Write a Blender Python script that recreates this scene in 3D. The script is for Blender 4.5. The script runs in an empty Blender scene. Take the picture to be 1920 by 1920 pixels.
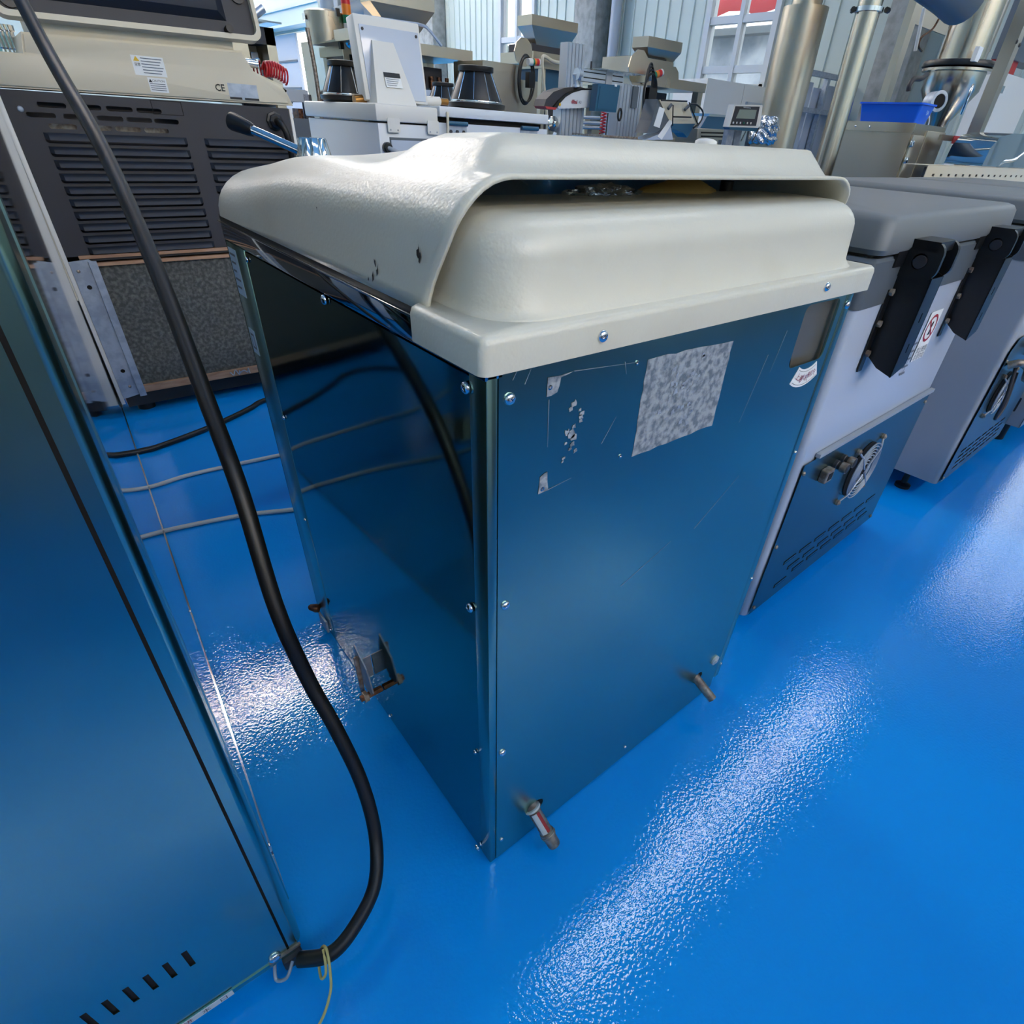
import bpy, bmesh, math, random
from mathutils import Vector, Matrix
random.seed(4)
S = bpy.context.scene
COL = S.collection
PI = math.pi
V = Vector

# ---------------------------------------------------------------- camera
FPX = 1046.502; PPX, PPY = 1020.114, 998.928          # focal length / optical centre in pixels of the 1920 frame
CAM = V((-0.28395, -0.41000, 1.15))
FW = V((0.54093461, 0.60426623, -0.58502314)); RT = V((0.76885134, -0.63725254, 0.05269553)); UP = V((0.34096535, 0.47830066, 0.80930286))
cd = bpy.data.cameras.new('camera'); cam = bpy.data.objects.new('camera', cd); COL.objects.link(cam)
cd.sensor_fit = 'HORIZONTAL'; cd.sensor_width = 36; cd.lens = FPX * 36 / 1920
cd.shift_x = -(PPX - 960) / 1920; cd.shift_y = (PPY - 960) / 1920; cd.clip_start = .02; cd.clip_end = 200
cam.matrix_world = Matrix(((RT.x, UP.x, -FW.x, CAM.x), (RT.y, UP.y, -FW.y, CAM.y), (RT.z, UP.z, -FW.z, CAM.z), (0, 0, 0, 1)))
S.camera = cam

# ---------------------------------------------------------------- world, exposure
S.view_settings.view_transform = 'Standard'; S.view_settings.look = 'None'
S.view_settings.gamma = 1; S.view_settings.use_curve_mapping = False; S.view_settings.exposure = 0.92
W = bpy.data.worlds.new('world'); S.world = W; W.use_nodes = True
wn = W.node_tree.nodes; bgn = wn['Background']
bgn.inputs[0].default_value = (.97, .98, 1.0, 1); bgn.inputs[1].default_value = 2.2
CEIL = 8.0
WALLX = 10.0

# ---------------------------------------------------------------- maths helpers
def ray(px, py):
    return (FW * FPX + RT * (px - PPX) + UP * (PPY - py))
def onX(v, px, py):
    d = ray(px, py); return CAM + d * ((v - CAM.x) / d.x)
def onY(v, px, py):
    d = ray(px, py); return CAM + d * ((v - CAM.y) / d.y)
def onZ(v, px, py):
    d = ray(px, py); return CAM + d * ((v - CAM.z) / d.z)
def lin(c):
    return tuple(((x / 255) / 12.92 if x / 255 < .04045 else ((x / 255 + .055) / 1.055) ** 2.4) for x in c)

# ---------------------------------------------------------------- materials
def mat(name, col, rough=.5, metal=0, bump=None, coat=0, var=None, aniso=0, brush=None, emit=None, trans=0, ior=1.5, spec=.5, rvar=None):
    m = bpy.data.materials.new(name); m.use_nodes = True
    nt = m.node_tree; N = nt.nodes; L = nt.links; b = N['Principled BSDF']
    c = (*lin(col), 1)
    b.inputs['Base Color'].default_value = c; b.inputs['Roughness'].default_value = rough
    b.inputs['Metallic'].default_value = metal; b.inputs['IOR'].default_value = ior
    b.inputs['Specular IOR Level'].default_value = spec
    b.inputs['Coat Weight'].default_value = coat; b.inputs['Coat Roughness'].default_value = .03
    b.inputs['Transmission Weight'].default_value = trans
    tc = N.new('ShaderNodeTexCoord'); out = tc.outputs['Object']
    def noise(scale, detail=3, stretch=None, rough_=.5):
        src = out
        if stretch:
            mp = N.new('ShaderNodeMapping'); mp.inputs['Scale'].default_value = stretch; L.new(out, mp.inputs[0]); src = mp.outputs[0]
        n = N.new('ShaderNodeTexNoise'); n.inputs['Scale'].default_value = scale; n.inputs['Detail'].default_value = detail
        n.inputs['Roughness'].default_value = rough_
        L.new(src, n.inputs['Vector']); return n.outputs['Fac']
    if var:                                            # (scale, second colour, low, high[, stretch])
        sc, c2, lo, hi = var[:4]
        r = N.new('ShaderNodeMapRange'); L.new(noise(sc, 6, var[4] if len(var) > 4 else None), r.inputs[0])
        r.inputs[1].default_value = lo; r.inputs[2].default_value = hi
        mx = N.new('ShaderNodeMix'); mx.data_type = 'RGBA'; L.new(r.outputs[0], mx.inputs[0])
        mx.inputs[6].default_value = c; mx.inputs[7].default_value = (*lin(c2), 1); L.new(mx.outputs[2], b.inputs['Base Color'])
    if rvar:                                           # (scale, low rough, high rough, stretch)
        r = N.new('ShaderNodeMapRange'); L.new(noise(rvar[0], 2, rvar[3] if len(rvar) > 3 else None), r.inputs[0])
        r.inputs[1].default_value = .1; r.inputs[2].default_value = .9; r.clamp = False; r.inputs[3].default_value = rvar[1]; r.inputs[4].default_value = rvar[2]
        L.new(r.outputs[0], b.inputs['Roughness'])
    last = None
    def addbump(fac, strength, dist):
        nonlocal last
        bp = N.new('ShaderNodeBump'); bp.inputs['Strength'].default_value = strength; bp.inputs['Distance'].default_value = dist
        L.new(fac, bp.inputs['Height'])
        if last: L.new(last, bp.inputs['Normal'])
        last = bp.outputs[0]
    if bump: addbump(noise(bump[0], bump[3] if len(bump) > 3 else 2), bump[1], bump[2])
    if brush: addbump(noise(brush[0], 2, brush[3]), brush[1], brush[2])
    if last:
        L.new(last, b.inputs['Normal'])
        if coat: L.new(last, b.inputs['Coat Normal'])
    if emit:
        b.inputs['Emission Color'].default_value = (*lin(emit[0]), 1); b.inputs['Emission Strength'].default_value = emit[1]
    return m

M = {}
M['floor'] = mat('blue_epoxy', (0, 148, 238), .5, spec=.05, coat=.9, bump=(150, .34, .0012, 1), var=(1.3, (0, 156, 244), .35, .7))
M['steel'] = mat('brushed_steel', (144, 180, 166), .24, 1, rvar=(5, .20, .28, (1, 1, .3)))
M['steel_side'] = mat('mill_steel', (106, 136, 130), .05, 1, bump=(1.6, .06, .02, 1), rvar=(6, .04, .09))
M['mirror'] = mat('mirror_steel', (186, 192, 196), .04, 1, bump=(5, .05, .004, 1))
M['steel_soft'] = mat('cabinet_steel', (152, 188, 176), .22, 1, bump=(2.2, .06, .02, 1), rvar=(7, .16, .30))
M['steel_bg'] = mat('steel_plate', (188, 178, 160), .30, 1, bump=(3, .05, .01, 0), rvar=(3, .24, .40))
M['steel_pol'] = mat('polished_steel', (200, 200, 200), .12, 1)
M['steel_pol2'] = mat('satin_steel', (192, 182, 166), .22, 1, rvar=(4, .16, .30, (3, 3, .2)))
M['chrome'] = mat('chrome', (222, 222, 224), .06, 1)
M['cream'] = mat('hammered_cream_paint', (200, 198, 184), .36, coat=.12, bump=(230, .42, .0009, 1), var=(6, (192, 188, 172), .52, .75))
M['beige'] = mat('beige_paint', (203, 194, 172), .5, bump=(300, .15, .0004, 1))
M['white'] = mat('white_paint', (214, 212, 206), .38, bump=(200, .1, .0003, 1))
M['white2'] = mat('cold_white_paint', (205, 210, 216), .35)
M['black'] = mat('black_plastic', (16, 17, 19), .38)
M['rubber'] = mat('black_rubber', (13, 13, 14), .45, bump=(300, .2, .0003, 1))
M['hole'] = mat('dark_interior', (6, 6, 7), .8)
M['charcoal'] = mat('charcoal_paint', (46, 46, 51), .55)
M['louver'] = mat('navy_louver_paint', (18, 27, 42), .6)
M['lidgrey'] = mat('grey_plastic_lid', (108, 112, 114), .5, bump=(500, .15, .0003, 1))
M['slate'] = mat('slate_paint', (84, 92, 100), .4)
M['paleblue'] = mat('pale_painted_body', (176, 186, 202), .33, coat=.3)
M['silver'] = mat('silver_paint', (156, 162, 170), .42)
M['backpanel'] = mat('grey_steel_back_panel', (100, 124, 124), .26, .95)
M['fabric'] = None
M['wood'] = mat('raw_wood', (176, 140, 112), .6, var=(12, (150, 112, 86), .4, .7, (1, 8, 8)))
M['galv'] = mat('galvanised_steel', (168, 178, 190), .45, .35, var=(30, (150, 160, 174), .4, .6))
M['wall'] = mat('pale_blue_wall_panel', (172, 184, 178), .45)
M['concrete'] = mat('concrete', (146, 147, 142), .85, bump=(40, .3, .004, 5), var=(9, (120, 122, 118), .4, .7))
M['winframe'] = mat('blue_grey_window_frame', (176, 182, 186), .4)
M['glass'] = mat('window_glass', (225, 232, 236), .02, trans=1, ior=1.5)
M['roofcol'] = mat('roof_sheet', (196, 200, 204), .6)
M['skylight'] = mat('skylight_sheet', (255, 255, 255), .5, emit=((255, 240, 222), 20))
M['skylight_dim'] = mat('dim_skylight_sheet', (255, 255, 255), .5, emit=((250, 248, 244), 7))  # same clean sheet with a weaker glow, to soften its reflections
M['white_cord'] = mat('white_cord', (200, 202, 198), .45)
M['paper'] = mat('paper_label', (226, 228, 228), .6)
M['paperblue'] = mat('blue_tinted_label', (170, 196, 216), .5)
M['ink'] = mat('black_ink', (28, 30, 34), .6)
M['inkgrey'] = mat('grey_ink', (96, 104, 116), .6)
M['redink'] = mat('red_ink', (150, 34, 52), .6)
M['purple'] = mat('purple_ink', (136, 52, 84), .6)
M['yellowink'] = mat('yellow_print', (214, 172, 40), .5)
M['tape'] = mat('adhesive_residue', (150, 158, 166), .75, bump=(170, .9, .003, 4), var=(90, (96, 108, 120), .42, .60))
M['brass'] = mat('brass', (150, 108, 60), .3, 1)
M['copper'] = mat('rusty_copper', (120, 84, 62), .45, .8, var=(60, (60, 40, 34), .4, .6))
M['castmetal'] = mat('worn_pipe_metal', (164, 152, 138), .35, .45, var=(60, (124, 106, 94), .4, .6))
M['castmetal2'] = mat('dull_inner_sheet', (128, 124, 116), .3, .6)
M['redpaint'] = mat('red_paint', (176, 52, 52), .5)
M['foil'] = mat('silver_film', (190, 194, 200), .12, .9, bump=(28, .9, .02, 3))
M['foam'] = mat('yellow_foam', (182, 150, 84), .8, bump=(60, .5, .004, 3))
M['crate'] = mat("blue_plastic_crate", (4, 92, 222), .32)
M['red'] = mat('red_plastic', (204, 30, 38), .3)
M['orange'] = mat('orange_plastic', (226, 122, 22), .3)
M['green'] = mat('green_plastic', (12, 116, 84), .3)
M['teal'] = mat('teal_plastic', (36, 84, 112), .35)
M['alu'] = mat('extruded_aluminium', (196, 202, 210), .35, .8)
M['screen'] = mat('lcd_screen', (128, 138, 126), .25)
M['redcoil'] = mat('red_air_hose', (180, 34, 44), .35)
M['string'] = mat('yellow_string', (198, 184, 120), .8)
M['awning'] = mat('red_awning_cloth', (206, 44, 58), .7)
M['ground'] = mat('yard_concrete', (150, 156, 162), .8)
M['yardwall'] = mat('yard_building', (170, 176, 186), .7, var=(.8, (110, 120, 136), .4, .6))
M['acrylic'] = mat('clear_acrylic', (214, 224, 226), .1, trans=.85)

def filter_mat():
    m = mat('grey_fibre_filter', (70, 72, 70), .9, bump=(60, .8, .004, 5), var=(70, (112, 114, 108), .42, .72))
    nt = m.node_tree; N = nt.nodes; L = nt.links
    return m
M['fabric'] = filter_mat()

# ---------------------------------------------------------------- object helpers
def obj(name, bm, m, parent=None, smooth=False, label=None):
    me = bpy.data.meshes.new(name); bm.to_mesh(me); bm.free(); me.materials.append(m)
    if smooth is True: me.polygons.foreach_set('use_smooth', [True] * len(me.polygons))
    elif smooth:
        me.polygons.foreach_set('use_smooth', [True] * len(me.polygons))
        me.set_sharp_from_angle(angle=math.radians(smooth))
    o = bpy.data.objects.new(name, me); COL.objects.link(o); attach(o, parent)
    if label: o['label'] = label
    return o
ORIG = {}
def attach(o, parent):
    if parent is None: return
    o.parent = parent
    if parent.name in ORIG: o.matrix_parent_inverse = ORIG[parent.name]
def thing(name, label, cat, loc, group=None):
    o = bpy.data.objects.new(name, None); COL.objects.link(o); o.location = loc; o.empty_display_size = .1
    o['label'] = label; o['category'] = cat
    if group: o['group'] = group
    ORIG[o.name] = Matrix.Translation(-V(loc)); return o
def tag(o, label, cat, group=None):
    o['label'] = label; o['category'] = cat
    if group: o['group'] = group
    return o
def struct(o):
    o['kind'] = 'structure'; return o
def place(name, me, mw, parent=None):
    o = bpy.data.objects.new(name, me); COL.objects.link(o)
    attach(o, parent); o.matrix_basis = mw; return o

def box(bm, x0, x1, y0, y1, z0, z1, mx=None, bev=0, seg=2):
    mt = Matrix.Translation(((x0 + x1) / 2, (y0 + y1) / 2, (z0 + z1) / 2)) @ Matrix.Diagonal((abs(x1 - x0), abs(y1 - y0), abs(z1 - z0), 1))
    b2 = bmesh.new(); bmesh.ops.create_cube(b2, size=1, matrix=mt)
    if bev: bmesh.ops.bevel(b2, geom=b2.edges[:], offset=bev, segments=seg, profile=.5, affect='EDGES')
    if mx: b2.transform(mx)
    tmp = bpy.data.meshes.new('t'); b2.to_mesh(tmp); b2.free(); bm.from_mesh(tmp); bpy.data.meshes.remove(tmp); return bm
def boxo(name, x0, x1, y0, y1, z0, z1, m, parent=None, bev=0, mx=None, label=None, seg=2):
    return obj(name, box(bmesh.new(), x0, x1, y0, y1, z0, z1, mx, bev, seg), m, parent, 40 if bev else False, label)
def lathe(bm, prof, seg=24, mx=None, cap=True):
    rings = []; b2 = bmesh.new()
    for r, z in prof:
        rings.append([b2.verts.new((r * math.cos(2 * PI * i / seg), r * math.sin(2 * PI * i / seg), z)) for i in range(seg)])
    for a, b in zip(rings, rings[1:]):
        for i in range(seg): b2.faces.new((a[i], a[(i + 1) % seg], b[(i + 1) % seg], b[i]))
    if cap: b2.faces.new(rings[0][::-1]); b2.faces.new(rings[-1])
    if mx: b2.transform(mx)
    tmp = bpy.data.meshes.new('t'); b2.to_mesh(tmp); b2.free(); bm.from_mesh(tmp); bpy.data.meshes.remove(tmp); return bm
def axis_m(p, q):
    """frame with origin p and z axis pointing to q"""
    z = (V(q) - V(p)).normalized(); x = V((0, 0, 1)).cross(z)
    if x.length < 1e-4: x = V((1, 0, 0))
    x.normalize(); y = z.cross(x)
    return Matrix(((x.x, y.x, z.x, p[0]), (x.y, y.y, z.y, p[1]), (x.z, y.z, z.z, p[2]), (0, 0, 0, 1)))
def cylo(name, p, q, r, m, parent=None, r2=None, seg=24, label=None):
    L_ = (V(q) - V(p)).length
    return obj(name, lathe(bmesh.new(), [(r, 0), (r if r2 is None else r2, L_)], seg, axis_m(p, q)), m, parent, 40, label)
def smoothpath(pts, n=6):
    P_ = [V(p) for p in pts]; out = []
    for i in range(len(P_) - 1):
        p0 = P_[max(i - 1, 0)]; p1 = P_[i]; p2 = P_[i + 1]; p3 = P_[min(i + 2, len(P_) - 1)]
        for k in range(n):
            t = k / n
            out.append(.5 * ((2 * p1) + (-p0 + p2) * t + (2 * p0 - 5 * p1 + 4 * p2 - p3) * t * t + (-p0 + 3 * p1 - 3 * p2 + p3) * t ** 3))
    out.append(P_[-1]); return out
def tube(bm, pts, r, seg=10, n=6, closed=False):
    pts = smoothpath(pts, n) if n > 1 else [V(p) for p in pts]
    if closed: pts = pts[:-1]
    rings = []; nrm = None; k = len(pts)
    for i, p in enumerate(pts):
        t = (pts[(i + 1) % k] - pts[i - 1]) if (closed or 0 < i < k - 1) else (pts[min(i + 1, k - 1)] - pts[max(i - 1, 0)])
        t.normalize()
        if nrm is None:
            nrm = t.orthogonal().normalized()
        nrm = (nrm - t * nrm.dot(t)).normalized(); bn = t.cross(nrm)
        rings.append([bm.verts.new(p + (nrm * math.cos(2 * PI * j / seg) + bn * math.sin(2 * PI * j / seg)) * r) for j in range(seg)])
    pairs = list(zip(rings, rings[1:])) + ([(rings[-1], rings[0])] if closed else [])
    for a, b in pairs:
        for j in range(seg): bm.faces.new((a[j], a[(j + 1) % seg], b[(j + 1) % seg], b[j]))
    if not closed: bm.faces.new(rings[0][::-1]); bm.faces.new(rings[-1])
    return bm
def tubeo(name, pts, r, m, parent=None, seg=10, n=6, label=None, closed=False):
    return obj(name, tube(bmesh.new(), pts, r, seg, n, closed), m, parent, 50, label)
def rrect(u0, u1, v0, v1, r=0, n=4):
    if r <= 0: return [(u0, v0), (u1, v0), (u1, v1), (u0, v1)]
    out = []
    for cx, cy, a in ((u1 - r, v0 + r, -PI / 2), (u1 - r, v1 - r, 0), (u0 + r, v1 - r, PI / 2), (u0 + r, v0 + r, PI)):
        for k in range(n + 1):
            t = a + PI / 2 * k / n; out.append((cx + r * math.cos(t), cy + r * math.sin(t)))
    return out
def circ(u, v, r, n=16):
    return [(u + r * math.cos(2 * PI * k / n), v + r * math.sin(2 * PI * k / n)) for k in range(n)]
def plate(bm, outer, holes, thick, mx):
    """flat sheet in local (u, v) with real holes, extruded by thick along -w; w (local z) is the outward side"""
    b2 = bmesh.new(); edges = []
    for loop in [outer] + list(holes):
        vs = [b2.verts.new((u, v, 0)) for u, v in loop]
        edges += [b2.edges.new((vs[i], vs[(i + 1) % len(vs)])) for i in range(len(vs))]
    bmesh.ops.triangle_fill(b2, use_beauty=True, use_dissolve=False, edges=edges)
    for f in b2.faces:
        f.normal_update()
        if f.normal.z < 0: f.normal_flip()
    if thick:
        r = bmesh.ops.extrude_face_region(b2, geom=b2.faces[:])
        vv = [g for g in r['geom'] if isinstance(g, bmesh.types.BMVert)]
        bmesh.ops.translate(b2, verts=vv, vec=(0, 0, -thick)); bmesh.ops.recalc_face_normals(b2, faces=b2.faces[:])
    b2.transform(mx)
    tmp = bpy.data.meshes.new('t'); b2.to_mesh(tmp); b2.free(); bm.from_mesh(tmp); bpy.data.meshes.remove(tmp); return bm
def faceY(y, x0=0, deg=0, yoff=0):
    """local (u,v,w) -> a face looking towards -Y: u along X (turned deg), v up"""
    t = math.radians(deg); ex = V((math.cos(t), math.sin(t), 0)); n = V((math.sin(t), -math.cos(t), 0))
    o = V((x0, y, 0))
    return Matrix(((ex.x, 0, n.x, o.x), (ex.y, 0, n.y, o.y), (0, 1, 0, 0), (0, 0, 0, 1)))
def faceX(x, y0=0, deg=0):
    """a face looking towards -X: u runs along -Y (reads left to right from outside), v up"""
    t = math.radians(deg); ex = V((-math.sin(t), -math.cos(t), 0)); n = V((-math.cos(t), math.sin(t), 0))
    return Matrix(((ex.x, 0, n.x, x), (ex.y, 0, n.y, y0), (0, 1, 0, 0), (0, 0, 0, 1)))
def plateo(name, outer, holes, thick, mx, m, parent=None, label=None):
    return obj(name, plate(bmesh.new(), outer, holes, thick, mx), m, parent, False, label)
def T(x, y=0, z=0): return Matrix.Translation((x, y, z))
def loft(bm, levels, n=6):
    """levels: (z, x0, x1, y0, y1, r) rounded rectangles joined into one skin"""
    rings = []
    for z, x0, x1, y0, y1, r in levels:
        rings.append([bm.verts.new((u, v, z)) for u, v in rrect(x0, x1, y0, y1, max(r, .0005), n)])
    for a, b in zip(rings, rings[1:]):
        k = len(a)
        for i in range(k): bm.faces.new((a[i], a[(i + 1) % k], b[(i + 1) % k], b[i]))
    bm.faces.new(rings[0][::-1]); bm.faces.new(rings[-1]); return bm
def text(body, size, m, mx, name='lettering', parent=None, align='CENTER', bold=0):
    cu = bpy.data.curves.new('t', 'FONT'); cu.body = body; cu.size = size; cu.align_x = align; cu.align_y = 'CENTER'; cu.offset = bold
    cu.resolution_u = 2
    o = bpy.data.objects.new('t', cu); COL.objects.link(o)
    dg = bpy.context.evaluated_depsgraph_get(); me = bpy.data.meshes.new_from_object(o.evaluated_get(dg))
    bpy.data.objects.remove(o); bpy.data.curves.remove(cu)
    me.name = name; me.materials.clear(); me.materials.append(m); me.transform(mx)
    q = bpy.data.objects.new(name, me); COL.objects.link(q); attach(q, parent); return q

# shared screw head (pan head with a cross recess), axis +Z outward
def screw_mesh(r, m, name):
    bm = bmesh.new(); lathe(bm, [(r, 0), (r, r * .18), (r * .88, r * .42), (r * .62, r * .60), (r * .3, r * .68), (.0003, r * .70)], 16)
    box(bm, -r * .42, r * .42, -r * .07, r * .07, r * .58, r * .72); box(bm, -r * .07, r * .07, -r * .42, r * .42, r * .58, r * .72)
    me = bpy.data.meshes.new(name); bm.to_mesh(me); bm.free(); me.materials.append(m)
    me.polygons.foreach_set('use_smooth', [True] * len(me.polygons)); me.set_sharp_from_angle(angle=.7); return me
SCREW = screw_mesh(.0065, M['chrome'], 'screw')
SCREW_S = screw_mesh(.0042, M['chrome'], 'screw')
SCREW_D = screw_mesh(.006, M['castmetal'], 'screw')
def screws(parent, mx, pts, me=SCREW):
    for u, v in pts: place('screw', me, mx @ T(u, v, 0) @ Matrix.Rotation(random.random() * 3, 4, 'Z'), parent)

# ================================================================ ROOM
def room():
    fl = boxo('floor', -8, WALLX, -24, 45, -.1, 0, M['floor']); struct(fl)
    # ceiling sheets with skylight strips running along X
    strips = [(-20.5, -19.3), (-13.8, -12.6), (-7.0, -6.3), (.95, 1.40), (7.75, 8.65), (14.4, 15.4), (21.5, 22.5), (29, 30), (37, 38)]
    ce = bmesh.new(); holes = []
    xr = {.95: (1.7, 9.6), 7.75: (-.5, 2.7)}
    for y0, y1 in strips: holes.append(rrect(*xr.get(y0, (-6, 9.6)), y0, y1))
    mx = Matrix(((1, 0, 0, 0), (0, 1, 0, 0), (0, 0, 1, CEIL + .08), (0, 0, 0, 1)))
    c = plateo('ceiling', rrect(-8, WALLX + .3, -24, 45), holes, .08, mx, M['roofcol']); struct(c)
    for h in holes:
        xs = [p[0] for p in h]; ys = [p[1] for p in h]; x0, x1, y0, y1 = min(xs), max(xs), min(ys), max(ys)
        n = max(1, round((x1 - x0) / 2)); w = (x1 - x0) / n
        for k in range(n):
            boxo('skylight_panel', x0 + k * w + .06, x0 + (k + 1) * w - .06, y0 + .02, y1 - .02, CEIL + .03, CEIL + .05, M['skylight_dim'] if y0 in (.95, -7.0) else M['skylight'], c)
    for k, y in enumerate((-3, 2.9, 6.0, 11.5, 17.5, 25)):
        b = boxo('roof_beam', -8, WALLX, y - .12, y + .12, CEIL - .5, CEIL, M['roofcol'], c)
    struct(boxo('wall_left', -8.2, -8, -24, 45, 0, CEIL, M['wall']))
    struct(boxo('wall_back', -8, WALLX, -24.2, -24, 0, CEIL, M['wall']))
    struct(boxo('wall_far', -8, WALLX, 45, 45.2, 0, CEIL, M['wall']))
    # right wall (the one seen at the back of the photograph) with real openings
    mxw = faceX(WALLX, 0)
    wins = [(12.45, 13.72, 1.9, 5.2), (6.36, 7.72, 1.9, 5.2), (-.6, .75, 1.9, 5.2), (18.7, 19.9, 1.9, 5.2)]
    door = (24.0, 28.6, 0, 3.55)
    holes = [rrect(-b, -a, z0, z1) for a, b, z0, z1 in wins + [(door[0], door[1], .02, door[3])]]
    wr = plateo('wall_right', rrect(-45, 24, 0, CEIL), holes, .2, mxw, M['wall']); struct(wr)
    # ribbed cladding sheets, one metre each
    cols = [(3.98, 4.45), (10.1, 10.72), (16.1, 16.9), (22.2, 22.9)]
    def sheet(y0, y1, z0, z1):
        bm = bmesh.new(); prof = []; y = y0
        nrib = max(1, round((y1 - y0) / .25)); w = (y1 - y0) / nrib
        for k in range(nrib):
            a = y0 + k * w; prof += [(a, 0), (a + w * .80, 0), (a + w * .84, .022), (a + w * .93, .022), (a + w * .97, 0)]
        prof.append((y1, 0)); lo = []; hi = []
        for yy, dx in prof:
            lo.append(bm.verts.new((WALLX - .006 - dx, yy, z0))); hi.append(bm.verts.new((WALLX - .006 - dx, yy, z1)))
        for i in range(len(lo) - 1): bm.faces.new((lo[i], lo[i + 1], hi[i + 1], hi[i]))
        bmesh.ops.recalc_face_normals(bm, faces=bm.faces[:])
        obj('cladding_sheet', bm, M['wall'], wr)
    y = -6.0
    cuts = sorted(set([-6.0, 24.0] + [v for w in wins[:4] for v in (w[0] - .12, w[1] + .12)]))
    for a, b in zip(cuts, cuts[1:]):
        win = [w for w in wins if a < (w[0] + w[1]) / 2 < b and b - a < 2]
        n = max(1, round((b - a) / 1.0)); st = (b - a) / n
        for k in range(n):
            if win: sheet(a + k * st, a + (k + 1) * st, 0, win[0][2] - .1); sheet(a + k * st, a + (k + 1) * st, win[0][3] + .1, CEIL)
            else: sheet(a + k * st, a + (k + 1) * st, 0, CEIL)
    for k, (a, b) in enumerate(cols):
        struct(boxo('column_%d' % (k + 1), WALLX - .42, WALLX - .03, a, b, 0, CEIL, M['concrete'], bev=.02))
        pass
    tag(cylo('drain_pipe', (WALLX - .2, 9.78, 0), (WALLX - .2, 9.78, CEIL), .10, M['silver'], seg=20), 'pale grey vertical drain pipe beside the second concrete column', 'pipe')
    # windows: frame, mullions, panes
    for n, (a, b, z0, z1) in enumerate(wins):
        w = bpy.data.objects.new('window_%d' % (n + 1), None); COL.objects.link(w); w.location = (WALLX, (a + b) / 2, z0); struct(w)
        ORIG[w.name] = Matrix.Translation((-WALLX, -(a + b) / 2, -z0))
        bars = [z0, 2.02 + .0, 2.82, 3.9]
        fr = bmesh.new(); t = .07
        box(fr, WALLX - .07, WALLX + .1, a - .03, a + t, z0 - .05, z1); box(fr, WALLX - .07, WALLX + .1, b - t, b + .03, z0 - .05, z1)
        box(fr, WALLX - .07, WALLX + .1, a, b, z0 - .05, z0 + .04); box(fr, WALLX - .07, WALLX + .1, a, b, z1 - .05, z1 + .05)
        obj('window_frame', fr, M['winframe'], w)
        mid = (a + b) / 2
        boxo('mullion', WALLX - .06, WALLX + .08, mid - .04, mid + .04, z0, z1, M['winframe'], w)
        for z in (2.14, 2.78, 4.0): boxo('transom', WALLX - .05, WALLX + .08, a, b, z - .05, z + .05, M['winframe'], w)
        zz = [z0, 2.14, 2.78, 4.0, z1]
        for i in range(4):
            for (c0, c1) in ((a + t, mid - .04), (mid + .04, b - t)):
                boxo('pane', WALLX + .01, WALLX + .016, c0, c1, zz[i] + .05, zz[i + 1] - .05, M['glass'], w)
    # sliding door standing half open, its track beam and canopy
    d = bpy.data.objects.new('door_1', None); COL.objects.link(d); d.location = (WALLX, 26, 0); struct(d); ORIG[d.name] = Matrix.Translation((-WALLX, -26, 0))
    boxo('door_leaf', WALLX - .14, WALLX - .06, 26.2, 29.4, .03, 3.5, M['silver'], d)
    for z in (1.1, 1.9, 2.7): boxo('door_rail', WALLX - .17, WALLX - .14, 26.3, 29.3, z, z + .06, M['slate'], d)
    boxo('door_frame', WALLX - .12, WALLX, 23.8, 24.0, 0, 3.7, M['wall'], d); 
    boxo('track_beam', WALLX - .5, WALLX - .02, 22.9, 32.5, 3.62, 4.05, M['wall'], d)
    boxo('track_cover', WALLX - .55, WALLX - .02, 22.9, 32.5, 4.05, 4.12, M['winframe'], d)
room()
# outside: yard ground, a building opposite and a red awning seen through the windows
def outside():
    g = boxo('yard', WALLX + .3, 40, -20, 60, -.3, -.1, M['ground']); struct(g)
    b = thing('yard_building', 'grey building across the yard, seen through the tall windows', 'building', (22, 12, -.1))
    boxo('wall', 22, 23, -8, 40, -.1, 4.2, M['yardwall'], b)
    boxo('roof', 21.5, 24, -8.5, 40.5, 4.2, 4.4, M['slate'], b)
    for k in range(8):
        boxo('window', 21.96, 22.0, 1 + 3.5 * k, 2.8 + 3.5 * k, 1.2, 2.8, M['slate'], b)
    a = thing('awning', 'red cloth awning seen through the upper panes of the nearest window', 'awning', (13.5, 9, -.1))
    bm = bmesh.new(); P_ = []
    for i in range(13):
        yy = 7.4 + i * .32
        P_.append([bm.verts.new((x, yy, z + .05 * math.sin(i * 1.7))) for x, z in ((12.2, 3.22), (12.2, 3.42), (14.2, 4.7), (14.25, 4.65))])
    for r0, r1 in zip(P_, P_[1:]):
        for k in range(3): bm.faces.new((r0[k], r1[k], r1[k + 1], r0[k + 1]))
    obj('canopy', bm, M['awning'], a, True)
    for yy in (7.5, 11.1): cylo('pole', (12.3, yy, -.1), (12.3, yy, 3.25), .03, M['galv'], a, seg=10)
outside()

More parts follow.
